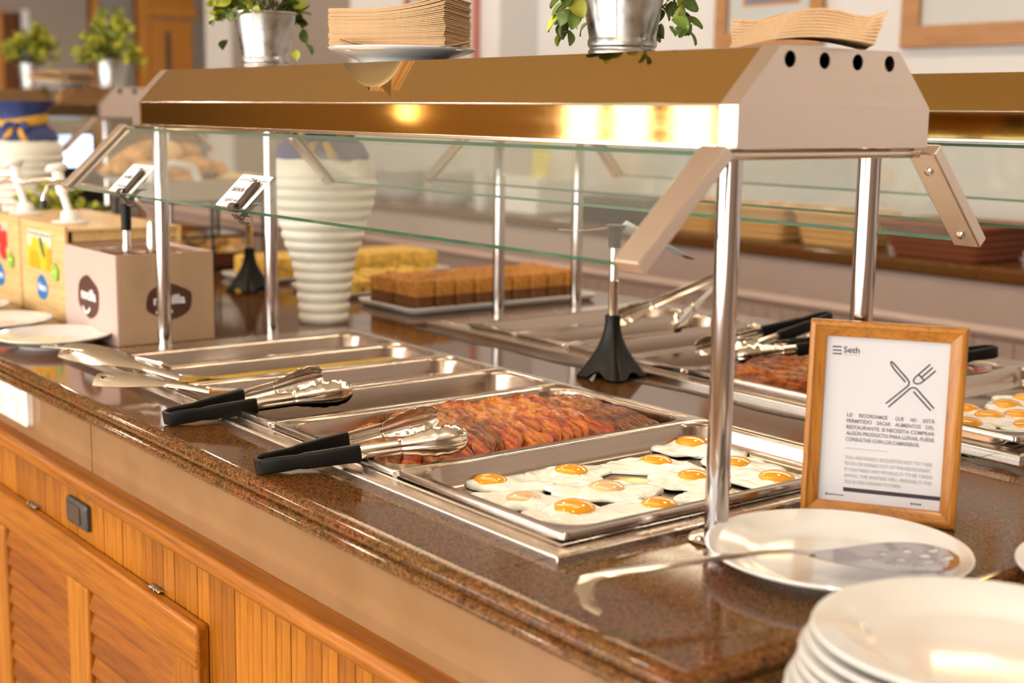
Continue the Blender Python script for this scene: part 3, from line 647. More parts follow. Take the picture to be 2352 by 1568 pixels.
# ------------------------------------------------------------------ heated hoods with sneeze guards
HXN, HXF = .099, -1.449            # outer faces of the end plates
HY0, HY1, HT0, HT1 = .134, .446, .193, .387
HZ0, HZ1, HZ2 = 1.326, 1.370, 1.431
PA, PB, PXN, PXF = .1705, .3995, .056, -1.4125
mat('heat_glow', (1, 1, 1), .5, emit=(1.0, .80, .56), es=HEAT_STRENGTH)
def make_hood(label):
    t = thing('heated_hood', label, 'buffet hood', (0, 0, 0))
    prof = [(HY0, HZ0), (HY1, HZ0), (HY1, HZ1), (HT1, HZ2), (HT0, HZ2), (HY0, HZ1)]
    holes = [circle(y, 1.4175, .0088, 20) for y in (.208, .262, .316, .370)]
    f = lambda u, v, tt: Vector((tt, u, v))
    holed('end_plate', prof, holes, f, HXN - .0016, HXN, 'steel_plate', t)
    MB().prism(prof, f, HXF, HXF + .0016).build('end_plate', 'steel_plate', t, False)
    # folded edge band behind each end plate
    for x0, x1 in ((HXN - .026, HXN - .0016), (HXF + .0016, HXF + .031)):
        b = MB(); n = len(prof); vs = []
        rings = []
        for (u, v) in prof:
            c = Vector((.29, 1.375)); d = (Vector((u, v)) - c); q = c + d * .97
            rings.append([Vector((x0, u, v)), Vector((x1, u, v)), Vector((x1, q.x, q.y)), Vector((x0, q.x, q.y))])
        b.loft(rings, True, False, False, loop=True).build('edge_band', 'steel_plate', t, False)
    xa, xb = HXF + .0325, HXN - .0275
    MB().bb(xa, xb, HY0 + .002, HY0 + .004, HZ0 + .004, HZ1 - .001).build('front_panel', 'bronze', t, False)
    MB().bb(xa, xb, HY1 - .004, HY1 - .002, HZ0 + .004, HZ1 - .001).build('back_panel', 'bronze', t, False)
    def slope(y0, z0, y1, z1, name):
        MB().prism([(y0, z0), (y1, z1), (y1 + (.0015 if y1 > y0 else -.0015), z1 - .0015), (y0 + (.0015 if y1 > y0 else -.0015), z0 - .0015)], f, xa, xb).build(name, 'bronze', t, False)
    slope(HY0 + .003, HZ1 + .0005, HT0, HZ2 - .001, 'slope_panel'); slope(HY1 - .003, HZ1 + .0005, HT1, HZ2 - .001, 'slope_panel')
    for y in (HY0 + .0025, HY1 - .0025):
        MB().tube([(xa, y, HZ1), (xb, y, HZ1)], .0017, 8).build('fold_trim', 'steel_tool', t)
        MB().bb(xa, xb, y - .003, y + .003, HZ0 - .001, HZ0 + .004).build('lower_lip', 'steel_tool', t, False, .0008)
    MB().bb(xa, xb, HT0, HT1, HZ2 - .003, HZ2 - .001).build('top_panel', 'steel_well', t, False)
    MB().bb(xa, xb, HY0 + .004, HY1 - .004, HZ0 + .032, HZ0 + .034).build('underside', 'steel_well', t, False)
    for y in (.235, .345):
        MB().tube([(-1.2, y, HZ0 + .016), (-.15, y, HZ0 + .016)], .006, 6).build('heating_tube', 'heat_glow', t)
    for x in (PXN, PXF):
        for y in (PA, PB):
            p = MB().lathe([(0, .901), (.0132, .901), (.0132, HZ0 - .012), (.0118, HZ0 - .011), (.0118, HZ0 + .004), (0, HZ0 + .004)], 28, (x, y, 0)).build('post', 'steel_post', t)
            MB().lathe([(.0134, .9005), (.030, .9005), (.031, .9025), (.029, .904), (.0134, .9045)], 28, (x, y, 0)).build('post_flange', 'steel_tool', p)
            for a in (2.5, 4.6, .4): MB().lathe([(0, .908), (.0045, .9075), (.006, .904)], 10, (x + .0225 * math.cos(a), y + .0225 * math.sin(a), 0)).build('bolt', 'steel_tool', p)
    # sneeze guards: slanted bars, panes and cross rods
    for sgn, yt, yb in ((-1, .113, .000), (1, .457, .556)):
        T = Vector((0, yt, 1.322)); B = Vector((0, yb, 1.213)); d = (B - T).normalized(); n = Vector((0, -d.z * sgn * -1, d.y * sgn * -1))
        n = Vector((0, d.z, -d.y)); 
        if n.z < 0: n = -n
        for x0, x1 in ((.071, .108), (-1.458, -1.428)):
            ring = lambda q: [Vector((x0, 0, 0)) + q + n * .007, Vector((x1, 0, 0)) + q + n * .007, Vector((x1, 0, 0)) + q - n * .009, Vector((x0, 0, 0)) + q - n * .009]
            s = MB().loft([ring(T - d * .004), ring(B)]).build('guard_bar', 'steel_plate', t, False, .0018)
            xm = x0 - .0006 if x0 > 0 else x1 + .0006
            for k in (.16, .86):
                c = T + (B - T) * k - n * .0095
                MB().lathe([(0, .004), (.0045, .003), (.0055, 0)], 12).build('bolt', 'steel_tool', s, loc=((x0 + x1) / 2, c.y, c.z), rot=(0, 0, 0) if False else (PI + math.atan2(-n.y, n.z) * 1.0, 0, 0))
        # pane
        gx0, gx1 = -1.428, .071
        q0, q1 = T + d * .002, B - d * .002
        h = .0032
        b = MB(); mk = lambda x, q, k: Vector((x, q.y, q.z)) + n * k
        vs = [mk(gx0, q0, -h), mk(gx1, q0, -h), mk(gx1, q1, -h), mk(gx0, q1, -h), mk(gx0, q0, h), mk(gx1, q0, h), mk(gx1, q1, h), mk(gx0, q1, h)]
        b.add(vs, [(0, 3, 2, 1), (4, 5, 6, 7)]); b.cur = 1; 
        b.add(vs, [(0, 1, 5, 4), (1, 2, 6, 5), (2, 3, 7, 6), (3, 0, 4, 7)])
        b.build('glass_pane', ['pane', 'glass_edge'], t, False)
    for x in (.083, -1.446):
        MB().tube([(x, .118, 1.3195), (x, .452, 1.3195)], .0055, 12).build('cross_rod', 'steel_tool', t)
    for x in (PXN, PXF):
        MB().bb(x - .012, x + .032, .395, .43, 1.314, HZ0).build('bracket', 'steel_dark', t, False)
    return t
hood = make_hood('nearest bronze heated hood on steel posts with slanted glass sneeze guards')
h2 = copy_tree(hood); h2.location = (0, .80, 0); h2['label'] = 'bronze heated hood over the rear well, behind the nearest hood'
h3 = copy_tree(hood); h3.location = (-3.79, .80, 0); h3['label'] = 'blurred far heated hood at upper left carrying two plants'

# ------------------------------------------------------------------ label cards on the glass edge
def label_card(x, label, clabel, lines):
    T = Vector((0, .113, 1.322)); B = Vector((0, .0, 1.213)); d = (B - T).normalized(); up = -d; n = Vector((0, d.z, -d.y)); n = n if n.z > 0 else -n
    o = B + n * .0062 + Vector((x - .030, 0, 0)) + up * .002
    w, h = .098, .064
    F = Face(o, (1, 0, 0), up)
    c = thing('label_card', label, 'card', tuple(o))
    F0 = Face((0, 0, 0), (1, 0, 0), up)
    body = MB().prism([(p.x, p.y) for p in rrect(w, h, .004, 0, 4, (0, h / 2))], F0.p, 0, .0008).build('card_body', 'white_card', c, False)
    F0.o = F0.n * .0008
    F0.decal('rule', [(-.042, .0530), (-.012, .0530), (-.012, .0538), (-.042, .0538)], 'ink', c); F0.decal('rule', [(.016, .0530), (.042, .0530), (.042, .0538), (.016, .0538)], 'ink', c)
    for k, (a, bb_) in enumerate(((-.009, -.003), (-.008, -.003), (-.009, -.003))): F0.decal('logo_bar', [(a, .0505 + k * .0028), (bb_, .0505 + k * .0028), (bb_, .0517 + k * .0028), (a, .0517 + k * .0028)], 'ink', c)
    F0.text('lettering', 'Seth', -.0015, .0508, .0095, 'ink', c, width=.0135)
    F0.text('lettering', lines[0], -.040, .030, .0135, 'ink_soft', c, width=lines[2], shear=.15)
    F0.decal('rule', [(-.01, .0245), (.01, .0245), (.01, .025), (-.01, .025)], 'ink_pale', c)
    F0.text('lettering', lines[1], -.036, .010, .0105, 'ink_pale', c, width=lines[3], shear=.2)
    # brown clip biting the pane edge
    k = thing('card_clip', clabel, 'clip', (x, B.y, B.z))
    def P(a, b_): return lambda t: Vector((t, 0, 0)) + up * a + n * b_
    def extr(prof, name, x0=-.0085, x1=.0085):
        return MB().loft([[Vector((xx, 0, 0)) + up * a + n * b_ for a, b_ in prof] for xx in (x0, x1)]).build(name, 'brown_plastic', k, True, .0008)
    extr([(-.002, .0085), (.046, .0105), (.050, .0125), (.044, .0145), (.004, .0125), (-.002, .012)], 'jaw')
    for (a0, b0, r0) in ((-.003, .0135, .0068), (-.0035, -.0105, .0068)):
        out = [(a0 + r0 * math.cos(q), b0 + r0 * math.sin(q)) for q in [2 * PI * i / 16 for i in range(13)]]
        inn = [(a0 + (r0 - .0018) * math.cos(q), b0 + (r0 - .0018) * math.sin(q)) for q in [2 * PI * i / 16 for i in range(12, -1, -1)]]
        extr(out + inn, 'spring_coil')
    extr([(-.011, -.004), (-.009, -.004), (-.009, .007), (-.011, .007)], 'bridge')
    extr([(-.006, -.0042), (.022, -.0045), (.030, -.012), (.029, -.0135), (.020, -.0065), (-.006, -.0062)], 'lower_jaw')
    return c
E2 = 0
label_card(-.735, 'white label card with handwriting clipped to the glass near its middle', 'dark brown clip holding the middle label card on the glass edge', ('Salchicha Inglesa', 'English sausage', .072, .060))
label_card(-1.150, 'white label card clipped near the far left corner of the glass', 'dark brown clip holding the far left label card on glass', ('Tortilla rosados', 'Omelette', .076, .050))

# ------------------------------------------------------------------ tongs
def arm_meshes(L, coated):
    """one tong arm along +x from the hinge; outer face towards -y; returns {part: mesh}"""
    out = {}
    def surf(s0, s1, ns, h, bul, scal=0, thick=None):
        def fn(u, v):
            s = s0 + (s1 - s0) * v; q = (u - .5) * 2
            hh = h(s)
            if scal: hh *= 1 + .10 * max(0., (abs(q) - .4) / .6) ** 1.5 * (abs(math.sin((s - s0) / (s1 - s0) * PI * 5.0)) - .3)
            y = -bul(s) * (1 - q * q)
            g = .0022 * math.exp(-((q) / .22) ** 2) if s > .13 else 0
            return Vector((s, y + g, q * hh))
        return mesh_pts('a', fn, 13, ns)
    sm = lambda s, a, b_: max(0., min(1., (s - a) / (b_ - a)))
    h_arm = lambda s: .0088 + .0015 * sm(s, .10, L - .08) + .0085 * sm(s, L - .085, L - .045) - .010 * sm(s, L - .022, L) ** 2
    b_arm = lambda s: .0035 + .0015 * sm(s, .1, L - .09) + .007 * sm(s, L - .085, L - .04) - .006 * sm(s, L - .02, L) ** 2
    k = .12 if coated else .005
    out['arm'] = surf(k, L - .085, 14, h_arm, b_arm).mesh('arm', 'steel_tool', True, 180)
    out['scalloped_tip'] = surf(L - .085, L, 40, h_arm, b_arm, 1).mesh('scalloped_tip', 'steel_tool', True, 180)
    if coated:
        rings = []
        for s, hh, th in ((0, .009, .004), (.004, .0105, .0055), (.03, .0100, .0060), (.045, .0092, .0055), (.055, .0105, .0068), (.09, .0110, .0072), (.123, .0118, .0078), (.126, .0110, .0070)):
            rings.append([Vector((s, p.x - .002, p.y)) for p in rrect(th * 1.5, hh * 2, .0032, 0, 4)])
        out['grip'] = MB().loft(rings).mesh('grip', 'black_plastic', True, 60)
    return out
def make_tongs(hinge, tipA, tipB, label, coated=True, tilt=0, group=None):
    hinge = Vector(hinge); A = Vector(tipA); B = Vector(tipB); L = ((A - hinge).length + (B - hinge).length) / 2
    t = thing('serving_tongs', label, 'tongs', tuple(hinge), 0, group)
    ms = arm_meshes(L, coated)
    for tip, other in ((A, B), (B, A)):
        x = (tip - hinge).normalized(); inw = (other - tip).normalized(); z = x.cross(inw).normalized()
        if z.z < 0: z = -z; 
        y = z.cross(x).normalized()
        if y.dot(inw) < 0: y = -y
        M = Matrix((x, y, z)).transposed().to_4x4()
        off = -y * (.010)
        for nme in ms:
            o = link(nme, ms[nme], t); o.matrix_local = Matrix.Translation(off) @ M
            if nme != 'grip': solidify(o, .0011)
    x = ((A - hinge).normalized() + (B - hinge).normalized()).normalized(); s = (A - B).normalized(); z = x.cross(s).normalized(); z = z if z.z > 0 else -z
    arc = [hinge * 0 + x * (.002 - .010 * math.cos(q)) + s * .0135 * math.sin(q) for q in [-PI / 2 + PI * k / 10 for k in range(11)]]
    rings = [[p + z * hz + (p - x * .002).normalized() * o_ for hz, o_ in ((-.0092, -.003), (-.0092, .0022), (.0092, .0022), (.0092, -.003))] for p in arc]
    MB().loft(rings).build('hinge_bend', 'black_plastic' if coated else 'steel_tool', t, True, .0008)
    return t
make_tongs((-.800, -.088, .9125), (-.700, .165, .944), (-.805, .172, .944), 'black handled steel tongs resting across the narrow front pans')
make_tongs((-.475, -.106, .9125), (-.345, .125, .946), (-.450, .150, .946), 'black handled steel tongs resting on the front bacon pan')
make_tongs((-.945, 1.215, 1.03), (-1.01, .985, .945), (-.86, .965, .945), 'plain steel tongs standing up in the farthest rear pans', False)
make_tongs((-.620, 1.155, .985), (-.74, .935, .925), (-.66, .905, .925), 'black handled tongs leaning in a narrow rear pan, upper of two')
make_tongs((-.52, 1.13, .957), (-.68, .955, .931), (-.63, .92, .931), 'black handled tongs lying low beside the rear bacon pan')
make_tongs((-.295, 1.205, .962), (-.44, 1.02, .938), (-.385, .98, .938), 'black handled tongs at the rear bacon pan right of framed sign')

# ------------------------------------------------------------------ serving spoons
def spoon(end, neck, bowl, label, w=.0135, roll=.3):
    E_, N_, B_ = Vector(end), Vector(neck), Vector(bowl); t = thing('serving_spoon', label, 'spoon', tuple(N_))
    pts = []
    for k in range(17):
        u = k / 16; p = E_.lerp(N_, u) + Vector((0, 0, .006 * math.sin(PI * u)))
        pts.append(p)
    ax = (N_ - E_).normalized(); side = ax.cross(Vector((0, 0, 1))).normalized(); upv = side.cross(ax)
    rings = []
    for k, p in enumerate(pts):
        u = k / 16; hw = w * (.45 + .75 * math.sin(PI * min(1, u * 1.15 + .12)) ** 1.0 * (1 - .55 * u)) if u < .9 else w * .42
        r_ = roll * (1 - u); s = side * math.cos(r_) + upv * math.sin(r_); n_ = s.cross(ax)
        rings.append([p - N_ + s * a * hw + n_ * (.0042 * (1 - a * a) - .002 + c_) for a, c_ in ((-1, 0), (-.5, 0), (0, 0), (.5, 0), (1, 0), (1, -.0013), (0, -.0013), (-1, -.0013))])
    MB().loft(rings).build('handle', 'steel_tool', t, True, 0, 2, 60)
    hole = Vector(pts[1] - N_); 
    n_ = (side * math.cos(roll) + upv * math.sin(roll)).cross(ax)
    if n_.z < 0: n_ = -n_
    # hanging hole seen as a dark slot with a raised rim
    o = MB(); R = [[hole + ax * (.010 + (.011 + dr) * math.cos(q)) + (side * math.cos(roll) + upv * math.sin(roll)) * (.0038 + dr) * math.sin(q) + n_ * dz for q in [2 * PI * k / 18 for k in range(18)]] for dr, dz in ((0, .0022), (.0008, .0036), (.0016, .0024))]
    o.loft(R, True, False, False).build('hole_rim', 'steel_tool', t)
    MB().loft([[hole + ax * (.010 + .0105 * math.cos(q)) + (side * math.cos(roll) + upv * math.sin(roll)) * .0036 * math.sin(q) + n_ * dz for q in [2 * PI * k / 18 for k in range(18)]] for dz in (.0018, .0024)]).build('hole', 'black_void', t)
    # neck rod and bowl
    mid = (N_ + B_) / 2 + Vector((0, 0, .004))
    MB().tube([N_ - N_ - ax * .006, mid - N_, B_ - N_], [.0045, .0036, .0032], 8).build('neck', 'steel_tool', t)
    bx = (B_ - N_).normalized(); by = bx.cross(Vector((0, 0, 1))).normalized()
    prof = lambda u, v: (B_ - N_) + bx * (.034 + .040 * v * math.cos(2 * PI * u)) + by * .026 * v * math.sin(2 * PI * u) + Vector((0, 0, .012 * v * v - .008))
    o = mesh_pts('bowl', lambda u, v: prof(u, max(v, .001)), 28, 8, True).build('bowl', 'steel_tool', t, True, 0, 2, 180); solidify(o, .001)
    return t
spoon((-1.262, -.082, .947), (-.985, .015, .931), (-1.075, .095, .905), 'wide handled steel serving spoon resting in the pan of yellow oil', .0215, -.75)
spoon((-1.032, -.112, .9355), (-.875, .012, .929), (-.930, .120, .898), 'steel serving spoon resting in the pan with orange sauce', .0175, -.7)
spoon((-1.285, -.108, .952), (-1.10, .030, .935), (-1.170, .090, .894), 'steel serving spoon with hooked end behind the wide handled spoon', .0075)

# ------------------------------------------------------------------ plates
def plate_mesh(R, name='plate'):
    k = R / .1355
    prof = [(0, .0045), (.066, .0045), (.0705, 0), (.076, 0), (.079, .0045), (.096, .0085), (.128, .0175), (.1345, .0205), (.1355, .0222), (.1345, .0236), (.131, .0232), (.104, .0150), (.096, .0118), (.088, .0082), (.080, .0068), (0, .0062)]
    return MB().lathe([(r * k, z * (k if k > 1 else 1)) for r, z in prof], 64).mesh(name, 'ceramic', True, 50)
plate_l = plate_mesh(.1355); plate_s = plate_mesh(.112)
tag(link('dinner_plate', plate_l, None, 0, 2, (.195, .205, .9)), 'white plate holding the perforated turner in front of the sign', 'plate')
tag(link('dinner_plate', plate_l, None, 0, 2, (.432, .405, .9)), 'white plate cut off by the right edge, behind the plate stack', 'plate')
tag(link('dinner_plate', plate_s, None, 0, 2, (-1.585, .012, .9)), 'white plate on the granite in front of pink dispenser box', 'plate')
tag(link('dinner_plate', plate_s, None, 0, 2, (-1.842, -.015, .9)), 'white plate behind the nearest left plate, by wooden dispensers', 'plate')
tag(link('dinner_plate', plate_s, None, 0, 2, (-2.10, -.022, .9)), 'white plate at the far left edge by the strawberry dispenser', 'plate')
# the stack stands on a steel plate trolley beside the counter end
tr = thing('plate_trolley', 'steel plate trolley beside the counter end under the plate stack', 'trolley', (.49, .05, 0))
MB().loft([[Vector((p.x, p.y, z)) for p in rrect(.36, .5, .03, 0)] for z in (.828, .845)]).build('trolley_top', 'steel_well', tr, True, .002)
MB().bb(-.17, .17, -.23, .23, .14, .165).build('shelf', 'steel_well', tr, False, .003)
for sx in (-.155, .155):
    for sy in (-.215, .215): MB().tube([(sx, sy, .03), (sx, sy, .83)], .012, 12).build('leg', 'steel_post', tr)
    for sy in (-.215, .215): MB().lathe([(0, .0), (.018, .004), (.022, .015), (.018, .03), (0, .032)], 16, (sx, sy, 0)).build('foot', 'black_rubber', tr)
words = ['topmost', 'second', 'third', 'fourth', 'fifth', 'sixth', 'seventh', 'eighth', 'ninth', 'tenth']
for i in range(10):
    z = .957 - .0236 - i * .0097
    a = min(i, 8) * .0034
    o = link('dinner_plate', plate_l, None, 0, 2, (.480 - .607 * a + .0012 * math.sin(i * 2.3), .036 - .795 * a + .0012 * math.cos(i * 1.7), z))
    tag(o, ('topmost white plate of the near stack at lower right' if i == 0 else '%s white plate from the top in the near stack at lower right' % words[i]), 'plate', 'stacked plates at the counter end')

# ------------------------------------------------------------------ perforated turner on the plate
t = thing('perforated_turner', 'steel perforated turner with curved handle lying across the white plate', 'utensil', (.195, .205, .92))
hp = [Vector(p) for p in ((.185, -.108, .914), (.172, -.112, .919), (.158, -.107, .928), (.152, -.095, .9345), (.154, -.078, .9365), (.165, -.04, .938), (.178, .005, .9395), (.190, .05, .940), (.200, .09, .9395), (.208, .12, .9365), (.214, .142, .932))]
rings = []
for i, p in enumerate(hp):
    tt = (hp[min(i + 1, len(hp) - 1)] - hp[max(i - 1, 0)]).normalized(); s = tt.cross(Vector((0, 0, 1)))
    s = s.normalized() if s.length > .1 else Vector((1, 0, 0)); n_ = s.cross(tt).normalized()
    hw = [.003, .006, .0085, .0095, .0095, .009, .008, .007, .006, .0055, .007][i]
    rings.append([p - Vector(t.location) + s * a * hw + n_ * c_ for a, c_ in ((-1, -.0010), (0, -.0016), (1, -.0010), (1, .0008), (.5, .0018), (0, .0022), (-.5, .0018), (-1, .0008))])
MB().loft(rings).build('handle', 'steel_tool', t, True, 0, 2, 60)
bo = Vector((.212, .138, .9315)) - Vector(t.location); ax = Vector((.128, .148, -.003)).normalized(); sd = ax.cross(Vector((0, 0, 1))).normalized(); up = sd.cross(ax)
Lb, Wb = .148, .046
outl = []
for k in range(41):
    u = k / 40; w = Wb * (.16 + .84 * math.sin(min(1, u * 1.45) * PI / 2) ** 1.1) * (math.sqrt(max(0, 1 - ((u - .72) / .28) ** 2)) if u > .72 else 1); outl.append((u * Lb, w))
outl = outl + [(a, -w) for a, w in outl[::-1][1:]]
outl = [p for i, p in enumerate(outl) if i == 0 or (Vector(p) - Vector(outl[i - 1])).length > 1e-5]
hl = [circle(a, w, r, 12) for a, w, r in ((.062, .0, .004), (.078, .017, .0045), (.078, -.017, .0045), (.092, 0, .0055), (.103, .024, .005), (.103, -.024, .005), (.117, .008, .006), (.117, -.009, .006), (.128, .021, .005), (.128, -.022, .005), (.137, .002, .0055))]
holed('blade', outl, hl, lambda u, v, tt_: bo + ax * u + sd * v + up * (tt_ - .0035 * math.sin(PI * u / Lb) * (1 - (v / Wb) ** 2) + .004 * (u / Lb) ** 2), -.0006, .0006, 'steel_post', t)

# ------------------------------------------------------------------ framed sign
u = Vector((.154, .097, 0)).normalized(); lean = .075
sv = Vector((0, 0, 1)) * math.cos(lean) + Vector((-u.y, u.x, 0)) * math.sin(lean)
SW, SH = .174, .229
sg = thing('framed_sign', 'upright notice with knife and fork drawing in an oak frame on the counter', 'sign', (.1145, .3725, .9005))
F0 = Face(u * (-SW / 2), u, sv); nn = F0.n
if nn.y > 0: nn = -nn
def fp(a, b_, tt): return F0.o + F0.u * a + F0.v * b_ + nn * tt
fw = .0185
sec = [(0, -.010), (0, .004), (.002, .006), (.006, .007), (.0085, .005), (.010, .0045), (.0135, .0035), (.0185, .0005), (.0185, -.004), (.0185, -.010)]
cs = [(0, 0, 1, 1), (SW, 0, -1, 1), (SW, SH, -1, -1), (0, SH, 1, -1)]
for i in range(4):
    a, b_ = cs[i], cs[(i + 1) % 4]
    MB().loft([[fp(c_[0] + c_[2] * o_, c_[1] + c_[3] * o_, tt) for o_, tt in sec] for c_ in (a, b_)]).build('frame_rail', 'frame_wood_h' if i % 2 == 0 else 'frame_wood', sg, True, 0, 2, 25)
MB().prism([(fw - .001, fw - .001), (SW - fw + .001, fw - .001), (SW - fw + .001, SH - fw + .001), (fw - .001, SH - fw + .001)], fp, -.0065, -.005).build('paper', 'sign_paper', sg, False)
MB().prism([(fw, fw), (SW - fw, fw), (SW - fw, SH - fw), (fw, SH - fw)], fp, -.0095, -.0070).build('backing', 'black_rubber', sg, False)
MB().prism([(.06, .0), (.12, .0), (.105, .16), (.075, .16)], lambda a, b_, tt: F0.o + F0.u * a + Vector((0, 0, b_)) - Vector((nn.x, nn.y, 0)).normalized() * (.012 + b_ * .076 + (.16 - b_) * .34 + tt), 0, .003).build('easel_leg', 'black_rubber', sg, False)
FS = Face(fp(0, 0, -.005), u, sv)
flip = FS.n.dot(nn) < 0
if flip: FS.n = -FS.n
# photo coordinates inside the crop (1192 x 1568 px for the 380 x 500 px region)
def sxy(px, py):
    # corners in the crop: frame outer left 8..1168, top 20..., bottom 1530
    t_ = (py - 30) / (1520 - 30)
    xl = 10 - 22 * t_; xr = 1170 - 28 * t_
    return ((px - xl) / (xr - xl) * SW, (1 - t_) * SH + .0)
def st(body, x0, x1, yb, hpx, m, bold=0, just=True):
    a = sxy(x0, yb); b_ = sxy(x1, yb); size = hpx / 1490 * SH / .70
    words_ = body.split(' ')
    if just == 'words' and len(words_) > 1:
        # spread words over the line as in justified type
        n_ch = sum(len(w_) for w_ in words_); span = b_[0] - a[0]; cw = size * .54
        gap = (span - n_ch * cw) / (len(words_) - 1); x_ = a[0]
        for w_ in words_:
            FS.text('lettering', w_, x_, a[1], size, m, sg, width=len(w_) * cw * .95, bold=bold); x_ += len(w_) * cw + gap
    else:
        FS.text('lettering', body, a[0], a[1], size, m, sg, width=b_[0] - a[0], bold=bold)
st('LE RECORDAMOS QUE NO ESTÁ', 306, 960, 752, 28, 'ink_soft', .0001, 'words')
st('PERMITIDO SACAR ALIMENTOS DEL', 306, 958, 798, 28, 'ink_soft', .0001, 'words')
st('RESTAURANTE. SI NECESITA COMPRAR', 306, 957, 844, 28, 'ink_soft', .0001)
st('ALGÚN PRODUCTO PARA LLEVAR, PUEDE', 306, 955, 890, 28, 'ink_soft', .0001)
st('CONSULTAR CON LOS CAMAREROS.', 306, 852, 936, 28, 'ink_soft', .0001)
for i, (s_, x1) in enumerate((('YOU ARE KINDLY REQUESTED NOT TO TAKE', 950), ('FOOD OR DRINKS OUT OF THE RESTAURANT.', 948), ('IF YOU NEED ANY PRODUCTS TO BE TAKEN', 955), ('AWAY, THE WAITERS WILL PREPARE IT FOR', 955), ('YOU & YOU CAN PAY TO THEM.', 732))):
    st(s_, 306, x1, 1074 + i * 46, 27, 'ink_pale')
def quad(x0, y0, x1, y1, m, name='rule'):
    a, b_ = sxy(x0, y1), sxy(x1, y0); FS.decal(name, [(a[0], a[1]), (b_[0], a[1]), (b_[0], b_[1]), (a[0], b_[1])], m, sg)
quad(306, 990, 620, 993, 'ink_pale'); quad(303, 1292, 1038, 1322, 'ink', 'bar')
for x0, y0, x1, y1 in ((178, 227, 245, 236), (178, 254, 245, 263), (178, 280, 245, 289), (178, 227, 187, 240), (236, 276, 245, 289)): quad(x0, y0, x1, y1, 'ink', 'logo_bar')
st('Seth', 260, 380, 272, 46, 'ink', .0001); st('SUN HOTELS', 262, 378, 291, 7, 'ink_pale')
st('@sethhotels.com', 168, 308, 1360, 14, 'ink')
for k in range(4):
    x0 = 808 + k * 21; FS.decal('icon', circle(*sxy(x0 + 7, 1365), .0012, 8), 'ink', sg)
def stroke(pts, w=.0016): FS.ribbon('drawing_line', [sxy(*p) for p in pts], w, 'ink', sg)
stroke([(728, 460), (640, 370), (618, 338), (613, 316), (622, 316), (640, 332), (740, 436), (757, 458), (752, 482), (735, 500), (592, 632)])
stroke([(612, 656), (762, 508), (780, 497), (800, 498), (818, 510), (944, 640)])
stroke([(790, 526), (922, 658)])
stroke([(902, 316), (800, 418), (786, 440), (790, 460), (812, 468), (836, 462), (856, 446), (944, 360)])
stroke([(922, 338), (846, 414)]); stroke([(822, 396), (862, 436)])

# ------------------------------------------------------------------ label stands with flared black foot
def label_stand(loc, label, h=.27, card=True):
    t = thing('label_stand', label, 'stand', loc, .25)
    rings = []
    for r, z in [(.046, 0), (.0495, .001), (.0505, .005), (.043, .018), (.033, .036), (.0245, .054), (.0185, .070), (.0150, .086), (.0135, .098), (.0135, .112)]:
        k = max(0, 1 - z / .085); ring = []
        for j in range(64):
            a = 2 * PI * j / 64; c4 = math.cos(4 * a + PI)
            rr_ = r * (1 + k * (.16 * c4 + .10 * max(0, c4) ** 3)); ring.append(Vector((rr_ * math.cos(a), rr_ * math.sin(a), z + .013 * max(0, 1 - z / .02) * (max(0, -c4)) ** .7)))
        rings.append(ring)
    foot = MB().loft(rings).build('foot', 'black_plastic', t)
    for k in range(4):
        a = k * PI / 2
        R = [Vector((math.cos(a) * (.041 - .010 * math.sin(q)), math.sin(a) * (.041 - .010 * math.sin(q)), .002)) + Vector((-math.sin(a) * .022 * math.cos(q), math.cos(a) * .017 * math.cos(q), math.cos(a) * 0 + .002 + .020 * max(0, math.sin(q)))) for q in [PI * i / 10 for i in range(11)]]
        MB().tube(R, .0016, 6).build('arch_rib', 'black_plastic', foot)
    p = MB().lathe([(.0, .11), (.0088, .11), (.0088, .168), (.0094, .169), (.0094, .172), (.0080, .173), (.0080, h - .035), (0, h - .035)], 24).build('pole', 'steel_tool', t)
    MB().lathe([(0, h - .04), (.0105, h - .04), (.0115, h - .012), (.017, h - .006), (.0175, h - .001), (.014, h), (0, h)], 28).build('head', 'black_plastic', t)
    return t
st1 = label_stand((-.725, .707, .9), 'black footed chrome label stand between the two wells')
label_stand((-2.129, .713, .9), 'blurred black footed label stand behind the pink box', .25)
# clear strip and paper label held in the near stand's head
def rel(x, y, z): return Vector((x + .725, y - .707, z - .9))
o = mesh_pts('strip', lambda u_, v_: rel(-.75 + .025 * u_, .575 + .135 * u_, 1.168 - .004 * math.sin(PI * u_) - v_ * .0012), 20, 2).build('clear_strip', 'white_plastic', st1); solidify(o, .0012)
o = mesh_pts('tent', lambda u_, v_: rel(-.725 + .02 * v_ + .025 * u_, .712 + .195 * u_, 1.160 - .062 * u_ + .018 * v_ * (1 - u_)), 8, 4).build('paper_label', 'white_card', st1); solidify(o, .0006)

